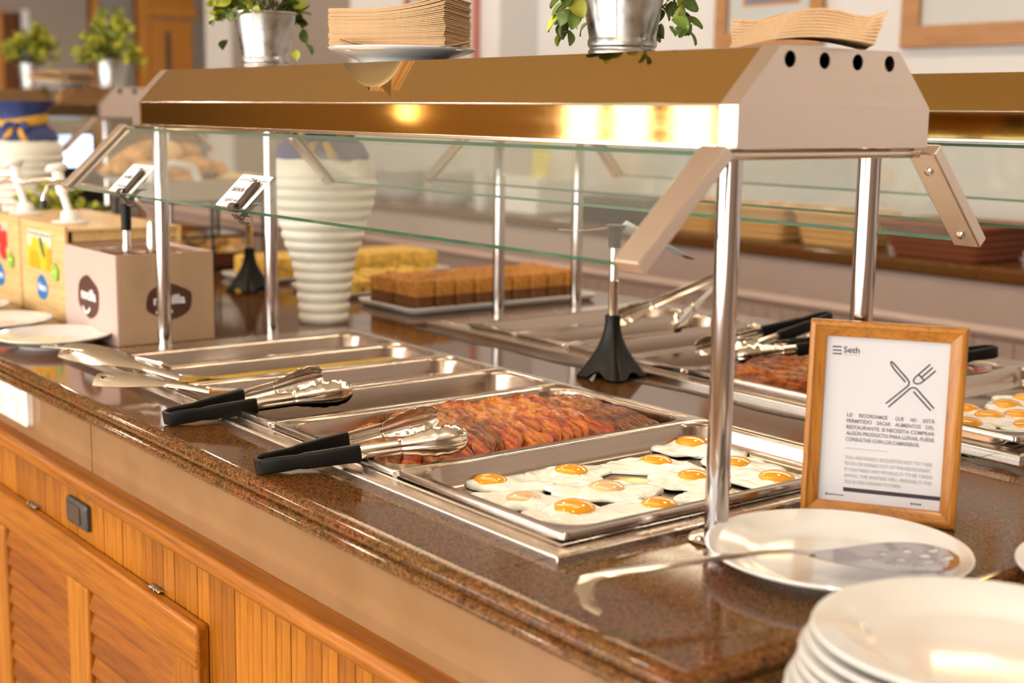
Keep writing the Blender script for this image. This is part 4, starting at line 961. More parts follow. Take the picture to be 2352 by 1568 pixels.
# ------------------------------------------------------------------ dispensers at the left
mat('print_pink', (.72, .53, .47), .45); 
m = MATS['print_pink']; n_, l_ = nodes_of(m); v = coords(m, (1, 1, 1))
sep = n_.new('ShaderNodeSeparateXYZ'); l_.new(v, sep.inputs[0])
def wavy(m, base, line):
    n_, l_ = nodes_of(m); v = coords(m); sep = n_.new('ShaderNodeSeparateXYZ'); l_.new(v, sep.inputs[0])
    def op(o, a, b_=None):
        x = n_.new('ShaderNodeMath'); x.operation = o
        for i, q in enumerate((a, b_)):
            if q is None: continue
            if hasattr(q, 'links'): l_.new(q, x.inputs[i])
            else: x.inputs[i].default_value = q
        return x.outputs[0]
    h = op('ADD', sep.outputs[0], sep.outputs[1]); w = op('MULTIPLY', op('SINE', op('MULTIPLY', h, 95)), .006)
    f = noise_n(m, v, 9, 1); z = op('ADD', op('ADD', sep.outputs[2], w), op('MULTIPLY', f, .03))
    s = op('SINE', op('MULTIPLY', z, 1300))
    setc(m, ramp(m, s, [(.55, base), (.80, line)]))
for nme, base, line in (('print_pink', (.64, .45, .39), (.47, .30, .25)), ('print_tan', (.52, .34, .205), (.36, .22, .12))):
    if nme not in MATS: mat(nme, base, .45)
    wavy(MATS[nme], base, line)
mat('logo_brown', (.085, .028, .018), .4); mat('logo_white', (.88, .85, .82), .4); mat('logo_blue', (.035, .17, .45), .4); mat('leaf_green', (.30, .52, .05), .45)
mat('mango', (.90, .36, .01), .4); mat('mango_light', (.93, .50, .03), .4); mat('mango_dark', (.06, .16, .05), .4); mat('berry', (.70, .035, .03), .4); mat('print_cream', (.80, .66, .45), .5)
mat('lid_brown', (.22, .10, .05), .35)
def blob(cx, cy, w, h, fn, n=40): return [(cx + w * fn(a)[0], cy + h * fn(a)[1]) for a in [2 * PI * k / n for k in range(n)]]
def noc_logo(F, cx, cy, w, par):
    lob = lambda a: ((1 + .06 * math.cos(2 * a) - .05 * math.cos(4 * a + .5)) * math.cos(a), (1 + .10 * math.cos(2 * a + .6) + .06 * math.cos(4 * a)) * math.sin(a))
    F.decal('logo_patch', blob(cx, cy, w * .5, w * .40, lob), 'logo_brown', par)
    F.text('lettering', 'nocilla', cx, cy - w * .05, w * .27, 'logo_white', par, align='CENTER', t0=.0007, bold=w * .008, sx=1.02)
    F.ribbon('smile', [(cx - w * .30 + w * .36 * k / 8, cy - w * .20 - w * .10 * math.sin(PI * k / 8)) for k in range(9)], w * .05, 'logo_white', par, .0007, .001)
nx0, nx1, ny0, ny1, nz1 = -1.775, -1.493, .108, .312, 1.078
nb = thing('spread_dispenser', 'pink and tan printed box dispenser with chrome pump and brown logos', 'dispenser', ((nx0 + nx1) / 2, (ny0 + ny1) / 2, .9))
cx, cy = (nx0 + nx1) / 2, (ny0 + ny1) / 2
def L(x, y, z): return Vector((x - cx, y - cy, z - .9))
def pl(name, m, pts, th):
    return MB().prism([(0, 0), (1, 0), (1, 1), (0, 1)], lambda a, b_, t: pts(a, b_, t), 0, th).build(name, m, nb, False, .001)
hx, hy, hz = (nx1 - nx0), (ny1 - ny0), nz1 - .9
pl('side_panel', 'print_pink', lambda a, b_, t: L(nx0 + a * hx, ny0 + t, .9 + b_ * hz), .006)
pl('end_panel', 'print_tan', lambda a, b_, t: L(nx1 - t, ny0 + .0062 + a * (hy - .0062), .9 + b_ * hz), .006)
pl('side_panel', 'print_pink', lambda a, b_, t: L(nx0 + a * (hx - .0062), ny1 - t, .9 + b_ * hz), .006)
pl('end_panel', 'print_tan', lambda a, b_, t: L(nx0 + t, ny0 + .0062 + a * (hy - .0124), .9 + b_ * hz), .006)
holed('lid', [(-hx / 2 + .006, -hy / 2 + .006), (hx / 2 - .006, -hy / 2 + .006), (hx / 2 - .006, hy / 2 - .006), (-hx / 2 + .006, hy / 2 - .006)], [circle(.02, 0, .078, 36)], lambda a, b_, t: Vector((a, b_, t)), hz - .012, hz - .006, 'lid_brown', nb)
MB().lathe([(0, hz - .022), (.074, hz - .022), (.077, hz - .008), (.0785, hz - .004), (.0785, hz - .002), (.073, hz - .006), (0, hz - .012)], 36, (.02, 0, 0)).build('tub', 'lid_brown', nb)
FF = Face(L(nx0, ny0, .9), (1, 0, 0), (0, 0, 1)); FF.n = Vector((0, -1, 0)); noc_logo(FF, .135, .082, .112, nb)
FE = Face(L(nx1, ny0, .9), (0, 1, 0), (0, 0, 1)); noc_logo(FE, .108, .082, .094, nb)
# chrome pump: black capped plunger and spout
p = L(-1.556, .158, 1.07); q = L(-1.548, .207, 1.07)
MB().tube([p, p + Vector((0, 0, .022))], .0095, 16).build('pump_collar', 'steel_tool', nb); MB().tube([p + Vector((0, 0, .02)), p + Vector((0, 0, .055))], .0078, 16).build('plunger', 'steel_tool', nb)
MB().tube([p + Vector((0, 0, .05)), p + Vector((0, 0, .103))], [.0098, .0098], 18).build('pump_cap', 'black_plastic', nb, True, .002)
MB().lathe([(0, 0), (.0115, 0), (.012, .02), (.0105, .055), (.0105, .066), (.007, .070), (0, .070)], 20, tuple(q)).build('spout_body', 'steel_tool', nb)
MB().tube([q + Vector((0, 0, .066)), q + Vector((-.002, -.008, .085)), q + Vector((-.006, -.03, .108)), q + Vector((-.012, -.07, .128)), q + Vector((-.02, -.13, .140)), q + Vector((-.03, -.175, .146)), q + Vector((-.03, -.195, .140)), q + Vector((-.03, -.203, .115)), q + Vector((-.03, -.205, .10))], .0055, 12).build('spout', 'steel_tool', nb)
MB().tube([q + Vector((-.03, -.204, .112)), q + Vector((-.03, -.2055, .098))], .0066, 12).build('spout_tip', 'black_rubber', nb)
for k in range(4): MB().lathe([(0, .006), (.005, .004), (.006, 0)], 10, tuple(L(-1.535 + .01 * k, .232 + .02 * (k % 2), 1.0725))).build('bolt', 'steel_tool', nb)
def hero_box(x0, x1, label, kind):
    y0, y1, z1 = .137, .405, 1.100
    c = Vector(((x0 + x1) / 2, (y0 + y1) / 2, .9)); t = thing('jam_dispenser', label, 'dispenser', tuple(c))
    w, d_, h = x1 - x0 - .006, y1 - y0, z1 - .9
    MB().bb(-w / 2, w / 2, -d_ / 2, -d_ / 2 + .009, 0, h + .006).build('front_board', 'crate_wood', t, False, .0015)
    MB().bb(-w / 2, w / 2, d_ / 2 - .009, d_ / 2, 0, h).build('back_board', 'crate_wood', t, False, .0015)
    for sx in (-1, 1):
        bx = sx * (w / 2 - .006)
        MB().bb(min(bx, bx - sx * .008), max(bx, bx - sx * .008), -d_ / 2 + .009, d_ / 2 - .009, 0, h - .03).build('side_board', 'crate_wood', t, False)
        MB().bb(min(bx, bx - sx * .008), max(bx, bx - sx * .008), -d_ / 2 + .02, d_ / 2 - .009, h - .027, h - .006).build('side_board', 'crate_wood', t, False)
    MB().bb(-w / 2 + .002, w / 2 - .002, -d_ / 2 + .009, d_ / 2 - .009, h - .005, h + .001).build('lid', 'crate_wood', t, False, .001)
    F = Face((-w / 2, -d_ / 2, 0), (1, 0, 0), (0, 0, 1)); F.n = Vector((0, -1, 0))
    px, py, pw, ph = .055, .102, .155, .085
    F.decal('picture_panel', [(px, py), (px + pw, py), (px + pw, py + ph), (px, py + ph)], 'print_cream', t, 0, .003)
    F.o = F.o + F.n * .003
    F.text('lettering', 'mermelada melocotón' if kind == 'mango' else 'mermelada fresa', px + .004, py + ph - .010, .011, 'logo_blue', t, width=pw - .008)
    def clip(poly): return [(min(max(a, px), px + pw), min(max(b_, py), py + ph)) for a, b_ in poly]
    if kind == 'mango':
        for a, b_, ra, rb, mm in ((.06, .118, .018, .035, 'mango_light'), (.105, .145, .03, .028, 'mango_light'), (.165, .120, .03, .045, 'mango_light'), (.1, .11, .036, .033, 'mango'), (.195, .116, .022, .040, 'mango')):
            F.decal('fruit_print', clip(circle(a + .003, b_, ra, 24, rb)), mm, t, .0002 + .0001 * len(t.children) % .0008, .0006 + .0001 * (len(t.children) % 7))
        c_, s_ = math.cos(2.2), math.sin(2.2)
        F.decal('leaf_print', [(.155 + .028 * math.cos(q) * c_ - .010 * math.sin(q) * s_, .152 + .028 * math.cos(q) * s_ + .010 * math.sin(q) * c_) for q in [2 * PI * k / 20 for k in range(20)]], 'mango_dark', t, .0010, .0016)
    else:
        for k, (a, b_) in enumerate(((.07, .12), (.10, .15), (.125, .118), (.155, .16), (.17, .125), (.195, .15), (.185, .11))):
            F.decal('fruit_print', clip(circle(a, b_, .02, 18, .024)), 'berry', t, .0003, .0006 + .0001 * k)
    F.o = F.o - F.n * .003
    gx, gy = .225, .103
    F.decal('sticker', [(gx + .027 * math.cos(q), gy + .022 * math.sin(q)) for q in [PI / 2 + 2 * PI * k / 5 for k in range(5)]], 'leaf_green', t, .003, .0038)
    F.text('lettering', 'natural', gx - .013, gy - .001, .008, 'logo_white', t, width=.026, t0=.0039)
    lx, ly = .135, .06
    F.decal('logo_patch', blob(lx, ly, .036, .028, lambda a: (math.cos(a) * (1 + .05 * math.cos(3 * a)), math.sin(a) * (1 - .06 * math.sin(3 * a)))), 'logo_blue', t)
    F.text('lettering', 'Hero', lx, ly - .006, .024, 'logo_white', t, align='CENTER', t0=.0007, bold=.0008)
    # white pump
    pz = h + .001; pc = Vector((-.02, -.062, pz))
    MB().lathe([(0, 0), (.039, 0), (.0405, .003), (.039, .006), (0, .008)], 40, tuple(pc)).build('pump_flange', 'white_plastic', t)
    MB().lathe([(0, .006), (.0185, .006), (.019, .010), (.0185, .024), (.0165, .027), (0, .027)], 32, tuple(pc), fr=lambda a, z: 1 + .02 * math.cos(16 * a)).build('pump_collar', 'white_plastic', t)
    lean = Vector((-.035, -.012, .115)); top = pc + lean
    MB().tube([pc + Vector((0, 0, .02)), pc + lean * .62], .0085, 16).build('pump_stem', 'white_plastic', t)
    MB().tube([pc + lean * .55, pc + lean * .60, pc + lean * .9, pc + lean], [.0115, .0125, .013, .013], 18).build('pump_head', 'white_plastic', t)
    R = lean.normalized().to_track_quat('Z', 'Y').to_euler()
    MB().lathe([(0, 0), (.020, 0), (.0245, .005), (.025, .009), (.021, .014), (0, .017)], 32).build('pump_knob', 'white_plastic', t, loc=tuple(top), rot=tuple(R))
    MB().tube([top + Vector((0, 0, -.02)), top + Vector((-.02, -.02, -.018)), top + Vector((-.05, -.06, -.026)), top + Vector((-.075, -.085, -.020)), top + Vector((-.10, -.11, -.035)), top + Vector((-.105, -.117, -.055))], .0045, 10).build('pump_spout', 'steel_tool', t)
    return t
hero_box(-2.138, -1.846, 'wooden jam dispenser with peach picture beside the pink box', 'mango')
hero_box(-2.436, -2.144, 'wooden jam dispenser with strawberry picture at the left edge', 'berry')

# ------------------------------------------------------------------ ribbed vases
mat('ribbon_blue', (.035, .05, .17), .7); mat('ribbon_gold', (.62, .33, .03), .6)
def vase(loc, label):
    t = thing('ribbed_vase', label, 'vase', loc)
    pr = []; N = 150; H = .385
    key = [(0, .053), (.05, .056), (.12, .066), (.2, .090), (.26, .110), (.30, .117), (.335, .113), (.36, .098), (.385, .078)]
    for k in range(N + 1):
        z = H * k / N
        for (za, ra), (zb, rb) in zip(key, key[1:]):
            if za <= z <= zb: u_ = (z - za) / (zb - za); r = ra + (rb - ra) * (u_ * u_ * (3 - 2 * u_) * .5 + u_ * .5); break
        amp = .0048 if z < .325 else .001
        r += amp * abs(math.sin(z / .0225 * PI)) - amp * .5
        pr.append((r, z))
    MB().lathe([(0, 0)] + pr, 56).build('body', 'ceramic_vase', t, True, 0, 2, 70)
    MB().lathe([(.076, .383), (.062, .40), (.056, .415), (.064, .445), (.078, .462), (.072, .462), (.055, .44), (.048, .41), (0, .40)], 48).build('neck', 'ceramic_vase', t)
    MB().lathe([(.101, .357), (.104, .362), (.088, .388), (.066, .405), (.062, .418), (.07, .448), (.092, .470), (.094, .476), (.086, .474), (.064, .45)], 60, fr=lambda a, z: 1 + .03 * math.sin(9 * a + z * 30)).build('blue_cloth', 'ribbon_blue', t)
    b = mesh_pts('sash', lambda u_, v_: Vector(((.0675 + .010 * abs(math.sin(v_ * PI)) * .4 + .006 * (1 - v_)) * math.cos(2 * PI * u_), (.0675 + .006 * (1 - v_)) * math.sin(2 * PI * u_), .400 + .030 * v_ + .012 * math.sin(2 * PI * u_ + 1))), 48, 6, True); solidify(b.build('gold_sash', 'ribbon_gold', t, True, 0, 2, 180), .002)
    for s_ in (-1, 1):
        b = mesh_pts('loop', lambda u_, v_: Vector((.0, -.074, .404)) + Vector((.036 * math.sin(PI * u_ * .5) * s_ * (1 + .2 * math.cos(2 * PI * v_)), -.012 * math.sin(PI * u_) * math.cos(2 * PI * v_) - .006, .016 * math.sin(PI * min(1, u_ * 1.05)) * math.sin(2 * PI * v_) - .010 * u_)), 14, 13); solidify(b.build('bow_loop', 'ribbon_blue', t, True, 0, 2, 180), .0015)
        b = mesh_pts('tail', lambda u_, v_: Vector((s_ * (.008 + .03 * u_), -.080 - .02 * math.sin(PI * u_), .398 - .055 * u_)) + Vector((.011 * (v_ - .5) * (1 + u_), 0, .006 * (v_ - .5) * s_)), 8, 4); solidify(b.build('bow_tail', 'ribbon_gold', t, True, 0, 2, 180), .0012)
    MB().lathe([(0, -.011), (.008, -.008), (.011, 0), (.008, .008), (0, .011)], 16).build('bow_knot', 'ribbon_blue', t, loc=(0, -.082, .402))
    t.rotation_euler = (0, 0, 1.0)
    return t
vase((-1.575, .612, .9), 'tall cream ribbed vase standing behind the front hot well')
vase((-3.25, .52, .9), 'blurred ribbed vase with blue and gold ribbon at far left')

# ------------------------------------------------------------------ cakes, bread and trays behind the vase
mat('tray_white', (.80, .78, .73), .3); mat('cake_dark', (.16, .055, .014), .8); mat('cake_crumb', (.52, .21, .035), .85); mat('cake_yellow', (.80, .47, .08), .7); mat('cake_pale', (.82, .66, .34), .7); mat('swiss_brown', (.13, .045, .03), .6); mat('bread', (.60, .30, .09), .7); mat('bread_pale', (.78, .52, .25), .75); mat('wicker', (.66, .38, .13), .75); mat('wicker_red', (.22, .06, .02), .7); mat('liner', (.72, .65, .57), .8)
for mm, s_ in (('cake_crumb', 60), ('cake_dark', 80), ('bread', 30), ('cake_yellow', 60)):
    m = MATS[mm]; v = coords(m); f = noise_n(m, v, s_, 5, .65); c0 = tuple(m.node_tree.nodes['Principled BSDF'].inputs['Base Color'].default_value)[:3]
    setc(m, ramp(m, f, [(.3, tuple(k * .5 for k in c0)), (.5, c0), (.7, tuple(min(1, k * 1.5) for k in c0))])); bump(m, f, .6, .004)
def tray(loc, w, l, label, rz=0):
    R = [rrect(w - 2 * a, l - 2 * a, .02, z) for a, z in ((.012, 0), (.004, .006), (.0, .014), (.001, .016), (.006, .0155), (.012, .009), (.018, .006))]
    o = MB().loft(R, True, True, True).build('serving_tray', 'tray_white', None, loc=loc, rot=(0, 0, rz)); return tag(o, label, 'tray')
tray((-1.655, 1.095, .9), .25, .56, 'white rectangular tray carrying rows of brown cake squares')
def cake_mesh(seed, w, l, h, m0, m1, hump=.006):
    b = MB(); n = 7; rr = random.Random(seed)
    R = []
    for (k, z) in ((1, 0), (1.0, h * .45), (1.01, h * .5), (1.02, h * .82), (.98, h * .96), (.7, h), (.35, h)):
        R.append([Vector((p.x * (1 + .04 * noise.noise(Vector((p.x * 60, p.y * 60, z * 40 + seed)))), p.y * (1 + .03 * noise.noise(Vector((p.y * 60, z * 50, seed + 3)))), z + (hump * (noise.noise(Vector((p.x * 50, p.y * 50, seed * 3.3))) + .3) if z > h * .9 else 0))) for p in rrect(w * k, l * k, .006 * (1 if k > .9 else .6), 0, 4)])
    b.loft(R[:3], True, True, False); b.cur = 1; b.loft(R[2:], True, False, True)
    return b.mesh('cake_square', [m0, m1], True, 50)
cm = [cake_mesh(i, .098, .052, .066, 'cake_dark', 'cake_crumb') for i in range(4)]
for j in range(2):
    for i in range(9):
        o = link('cake_square', cm[(i + j * 2) % 4], None, 0, 2, (-1.60 - j * .106 + random.uniform(-.002, .002), .868 + i * .0555 + random.uniform(-.001, .001), .9065), (0, 0, random.uniform(-.03, .03)))
        tag(o, 'brown cake square in the %s row on white tray' % ('near' if j == 0 else 'back'), 'cake', 'cake squares in the %s row' % ('near' if j == 0 else 'back'))
tray((-1.98, 1.02, .9), .26, .42, 'white tray of yellow pastries behind the brown cake tray')
pm_ = [cake_mesh(20 + i, .075, .055, .03, 'cake_yellow', 'cake_yellow', .01) for i in range(3)]
for i in range(6):
    for j in range(3):
        o = link('yellow_pastry', pm_[(i + j) % 3], None, 0, 2, (-1.905 - .083 * j, .865 + .062 * i, .9065), (0, 0, random.uniform(-.2, .2))); tag(o, 'golden yellow pastry piece on the tray behind brown cakes', 'pastry', 'yellow pastries on the middle tray')
tray((-2.33, 1.09, .9), .24, .62, 'white tray under the long yellow sponge cake')
yc = MB().loft([[Vector((p.x, p.y, z)) for p in rrect(.19 * k, .56 * k, .012, 0)] for k, z in ((.96, 0), (1, .008), (1, .052), (.97, .058))]).build('sponge_cake', 'cake_yellow', None, True, 0, 2, 50, (-2.33, 1.09, .9065)); tag(yc, 'long yellow sponge cake block behind the brown cakes', 'cake')
for k, (x, y) in enumerate(((-2.56, 1.18), (-2.62, 1.26))):
    b = MB(); 
    sp = [(.006 + .0065 * q / 3, q) for q in [i * .35 for i in range(54)]]
    pr = [[Vector((0, r * math.cos(q), r * math.sin(q))) + Vector((xx, 0, .0)) for xx in (-.05, .05)] for r, q in sp]
    b.loft(pr, False); o = b.build('swiss_roll', 'swiss_brown', None, True, 0, 2, 180, (x, y, .982), (0, 0, -.3 + k * .2)); solidify(o, .0035); tag(o, ('dark chocolate swiss roll with hollow centre behind sponge cake' if k == 0 else 'second chocolate swiss roll partly hidden behind the first'), 'cake')
o = MB().loft([[Vector((p.x, p.y, z)) for p in rrect(.26, .3, .02, 0)] for z in (0, .034)]).build('cake_board', 'swiss_brown', None, True, .004, 2, 35, (-2.60, 1.22, .9)); tag(o, 'dark cake board carrying the chocolate swiss rolls', 'board')
# wire bread rack with lined basket on top
rk = thing('wire_rack', 'black wire rack carrying the white lined bread basket', 'rack', (-2.72, .82, .9))
for x, y in ((-.15, -.16), (.15, -.16), (.15, .16), (-.15, .16), (.15, 0)): MB().tube([(x, y, 0), (x, y, .20)], .0055, 8).build('leg', 'black_rubber', rk)
for z in (.02, .10, .20):
    MB().tube([(-.15, -.16, z), (.15, -.16, z), (.15, .16, z), (-.15, .16, z), (-.15, -.16, z)], .004, 8).build('ring_wire', 'black_rubber', rk)
bk = thing('bread_basket', 'white lined basket heaped with rolls on the wire rack', 'basket', (-2.72, .82, 1.104))
MB().loft([rrect(.28, .32, .05, 0), rrect(.34, .40, .06, .05), rrect(.36, .43, .06, .062), rrect(.345, .41, .06, .058), rrect(.27, .31, .05, .008)], True, True, True).build('liner', 'liner', bk)
MB().tube([(.17, -.19, .055), (.18, -.18, .09), (.18, -.13, .105), (.18, -.07, .095), (.175, -.05, .06)], .012, 12).build('handle', 'tray_white', bk)
def bun(seed, a, b_, c_, m):
    bm = bmesh.new(); bmesh.ops.create_icosphere(bm, subdivisions=3, radius=1)
    for q in bm.verts:
        n__ = noise.noise(q.co * 1.8 + Vector((seed, 0, 0))); q.co *= 1 + .10 * n__; q.co = Vector((q.co.x * a, q.co.y * b_, max(q.co.z, -.55) * c_))
    me = bpy.data.meshes.new('bun'); bm.to_mesh(me); bm.free(); me.materials.append(MATS[m]); me.polygons.foreach_set('use_smooth', [True] * len(me.polygons)); return me
buns = [bun(i, .055, .042, .034, ('bread', 'bread_pale')[i % 2]) for i in range(5)]
rr = random.Random(11)
for i in range(22):
    lay = 0 if i < 12 else (1 if i < 19 else 2)
    x = rr.uniform(-.11, .11) * (1 - .25 * lay); y = -.14 + (.28 * ((i if i < 12 else (i - 12) * 12 / 7 if i < 19 else (i - 19) * 4 + 2)) / 11) * (1 - .15 * lay) - (.0 if lay == 0 else .02)
    o = link('bread_roll', rr.choice(buns), None, 0, 2, (-2.72 + x, .82 + y, 1.14 + lay * .042 + rr.uniform(0, .01)), (rr.uniform(-.2, .2), rr.uniform(-.2, .2), rr.uniform(0, 3))); tag(o, 'golden bread roll heaped in the lined basket on the rack', 'bread', 'bread rolls in the lined basket')
o = mesh_pts('baguette', lambda u_, v_: Vector(((.2 * (u_ - .5)), .036 * math.sin(PI * max(.03, min(.97, u_))) ** .5 * math.cos(2 * PI * v_), .03 * math.sin(PI * max(.03, min(.97, u_))) ** .5 * math.sin(2 * PI * v_))), 20, 17).build('bread_loaf', 'bread', None, True, 0, 2, 180, (-2.86, .70, 1.215), (0, -.5, .9)); tag(o, 'long crusty loaf leaning in the lined bread basket', 'bread')
for k, (x, y) in enumerate(((-2.72, .74), (-2.72, .90))):
    t = thing('pastry_basket', ('left' if k == 0 else 'right') + ' low brown basket of pastries under the wire rack', 'basket', (x, y, .905))
    MB().loft([rrect(.20, .13, .02, 0), rrect(.24, .15, .02, .045), rrect(.23, .14, .02, .045), rrect(.19, .12, .02, .006)], True, True, True).build('basket_body', 'wicker_red', t)
    for i in range(6):
        o = link('pastry', buns[i % 5], None, 0, 2, (x + rr.uniform(-.06, .07), y + rr.uniform(-.04, .04), .945 + (i // 3) * .025), (0, 0, rr.uniform(0, 3))); o.scale = (.75,) * 3; tag(o, 'golden pastry in the %s basket under the rack' % ('left' if k == 0 else 'right'), 'pastry', 'pastries in the %s low basket' % ('left' if k == 0 else 'right'))
# coffee machine far left; its glowing panel imitates a window reflection
cmx = thing('drink_machine', 'dark drinks machine with pale blue panel imitating a window reflection under the far hood', 'machine', (-4.55, 1.02, .9))
MB().bb(-.16, .16, -.19, .19, 0, .20).build('body', 'black_plastic', cmx, False, .01)
MB().bb(-.14, .14, -.16, .16, .20, .36).build('upper_body', 'black_plastic', cmx, False, .008)
mat('reflection_glow', (.3, .4, .6), .3, emit=(.50, .66, .95), es=1.2); mat('led_blue', (.0, .1, .5), .3, emit=(.0, .22, 1.0), es=2.5)
MB().bb(.141, .146, -.150, .150, .225, .350).build('window_reflection', 'reflection_glow', cmx, False)
MB().lathe([(0, .004), (.013, .003), (.015, 0)], 16).build('led', 'led_blue', cmx, loc=(.161, .075, .165), rot=(0, PI / 2, 0))
MB().tube([(.17, -.05, .18), (.21, -.06, .17), (.22, -.06, .12)], .012, 12).build('nozzle', 'steel_tool', cmx)
o = MB().bb(-.1, .1, -.12, .12, 0, .11).build('napkin_dispenser', 'steel_galv', None, True, .012, 3, 35, (-4.1, .62, .9)); tag(o, 'blurred grey box on the counter below the far hood', 'box')

# ------------------------------------------------------------------ plants
mat('leaf', (.10, .155, .022), .45, coat=.15); mat('leaf_light', (.42, .44, .05), .5); mat('stem', (.12, .13, .03), .6); mat('soil', (.05, .03, .02), .9)
for mm in ('leaf', 'leaf_light'):
    m = MATS[mm]; c0 = tuple(m.node_tree.nodes['Principled BSDF'].inputs['Base Color'].default_value)[:3]
    setc(m, ramp(m, objrand(m), [(0, tuple(k * .65 for k in c0)), (.6, c0), (1, tuple(min(1, k * 1.5) for k in c0))]))
mat('leaf_olive', (.17, .21, .03), .5); mat('leaf_lime', (.55, .52, .06), .5)
def leaf_mesh(m):
    def fn(u_, v_):
        a = (u_ - .5) * 2; w = math.sin(PI * min(1, v_ * .92 + .04)) ** .75 * .0095; return Vector((a * w, v_ * .026, .0025 * a * a + .004 * math.sin(PI * v_)))
    return mesh_pts('leaf', fn, 5, 8).mesh('leaf', m, True, 180)
lm = [leaf_mesh('leaf'), leaf_mesh('leaf_light')]
def pot(t, r0, r1, h):
    p = MB().lathe([(0, .002), (r0 - .002, 0), (r0 + .001, .002), (r0 + .0015, .006), (r0 - .0005, .009), (r0 - .0005, .0105), (r0 + .002, .013), (r0 + .0022, .018), (r0 + .001, .021), (r0 + .0005, .023), (r1, h - .003), (r1 + .0025, h - .002), (r1 + .0025, h + .001), (r1 - .001, h + .001), (r1 - .004, h - .012), (0, h - .012)], 48).build('pot', 'steel_galv', t)
    MB().tube([(r0 * math.cos(-.9), r0 * math.sin(-.9), .022), (r1 * math.cos(-.9) * 1.002, r1 * math.sin(-.9) * 1.002, h - .004)], .0009, 6).build('pot_seam', 'steel_galv', p)
    MB().lathe([(0, h - .010), (r1 - .004, h - .010)], 24).build('soil', 'soil', t)
def plant(loc, label, n, seed, R, H, sc=1.0, single=True, r0=.0415, r1=.0545, h=.10, extra=()):
    t = thing('potted_plant', label, 'plant', loc); rr = random.Random(seed); pot(t, r0, r1, h)
    stems = MB(); big = MB()
    spots = []
    ns = max(10, n // 9)
    for s_ in range(ns):
        a = rr.uniform(0, 2 * PI); el = rr.uniform(-.35, 1.35); d = Vector((math.cos(a) * math.cos(el), math.sin(a) * math.cos(el), math.sin(el)))
        base = Vector((rr.uniform(-.02, .02), rr.uniform(-.02, .02), h - .008)); tip = Vector((d.x * R, d.y * R, h + .01 + d.z * (H if d.z > 0 else .09)))
        mid = base.lerp(tip, .5) + Vector((0, 0, .03)); stems.tube([base, mid, tip], [.0014, .0012, .0008], 5)
        for k in range(9):
            u_ = .35 + .65 * k / 8; p = base.lerp(mid, u_ * 2) if u_ < .5 else mid.lerp(tip, u_ * 2 - 1)
            spots.append((p, (tip - base).normalized()))
    spots += [(Vector(p), Vector(d)) for p, d in extra]
    stems.build('stems', 'stem', t)
    for i, (p, d) in enumerate(spots[:300]):
        dd = (d + Vector((rr.uniform(-1, 1), rr.uniform(-1, 1), rr.uniform(-.7, .6)))).normalized()
        q = dd.to_track_quat('Y', 'Z'); q = q @ Quaternion((0, 1, 0), rr.uniform(-1.2, 1.2)); s_ = sc * rr.uniform(.7, 1.2); me = lm[1 if rr.random() < (.38 if single else .6) else 0]
        if single:
            o = link('leaf', me, t, 0, 2, p); o.rotation_mode = 'QUATERNION'; o.rotation_quaternion = q; o.scale = (s_,) * 3
        else:
            big.cur = 1 if me is lm[1] else 0
            big.add([q @ (vv.co * s_) + p for vv in me.vertices], [tuple(pp.vertices) for pp in me.polygons])
    if not single:
        o = big.build('foliage', ['leaf_olive', 'leaf_lime'], t, True, 0, 2, 180); o['kind'] = 'stuff'
    return t
ex = []
for q in range(60):
    a = random.uniform(-.73 + .95, -.73 + 2 * PI - .95); k = random.uniform(.0, .07); ex.append(((.072 * math.cos(a), .072 * math.sin(a), .10 - k), (math.cos(a) * .6, math.sin(a) * .6, -.8)))
plant((-1.212, .29, HZ2 - .001), 'leafy plant in a galvanised pot on the near hood, left of napkins', 250, 3, .085, .09, 1.05, extra=ex[:7])
plant((-.243, .282, HZ2 - .001), 'large leafy plant in galvanised pot on near hood right of napkins', 210, 5, .088, .10, 1.0, extra=ex, r1=.0555, h=.105)
plant((-4.83, 1.085, HZ2 - .001), 'blurred bushy plant in galvanised pot at far left', 500, 8, .115, .145, 1.35, False, .05, .062, .105)
plant((-3.96, 1.085, HZ2 - .001), 'blurred bushy plant in galvanised pot on far hood by orange door', 500, 9, .115, .15, 1.35, False, .05, .062, .105)

plant((-2.90, .50, .9), 'blurred low leafy plant on the counter behind the jam dispensers', 320, 12, .13, .12, 1.2, False, .05, .06, .10)

# ------------------------------------------------------------------ napkins
def napkin_layer(w, l, t_, bend, name='napkin'):
    def top(u_, v_, z):
        x = (u_ - .5) * w; y = (v_ - .5) * l; return Vector((x, y, z + bend(u_, v_)))
    b = MB(); n = 9
    A = [top(i / n, j / n, 0) for j in range(n + 1) for i in range(n + 1)]; B = [top(i / n, j / n, t_) for j in range(n + 1) for i in range(n + 1)]
    off = len(A); fs = []
    for j in range(n):
        for i in range(n):
            a = j * (n + 1) + i; fs.append((a, a + n + 1, a + n + 2, a + 1)); fs.append((off + a, off + a + 1, off + a + n + 2, off + a + n + 1))
    per = [i for i in range(n)] + [(n) + j * (n + 1) for j in range(n)] + [n * (n + 1) + n - i for i in range(n)] + [(n - j) * (n + 1) for j in range(n)]
    for k in range(len(per)): a, c_ = per[k], per[(k + 1) % len(per)]; fs.append((a, c_, off + c_, off + a))
    b.add(A + B, fs); return b.mesh(name, 'napkin', True, 30)
plate_n = plate_mesh(.112)
tag(link('saucer_plate', plate_n, None, 0, 2, (-.728, .268, HZ2 - .001)), 'white plate under the tall napkin stack on near hood', 'plate')
nk = thing('napkin_stack', 'thick stack of brown paper napkins on a plate on the near hood', 'napkins', (-.731, .270, HZ2 + .0225), math.radians(41))
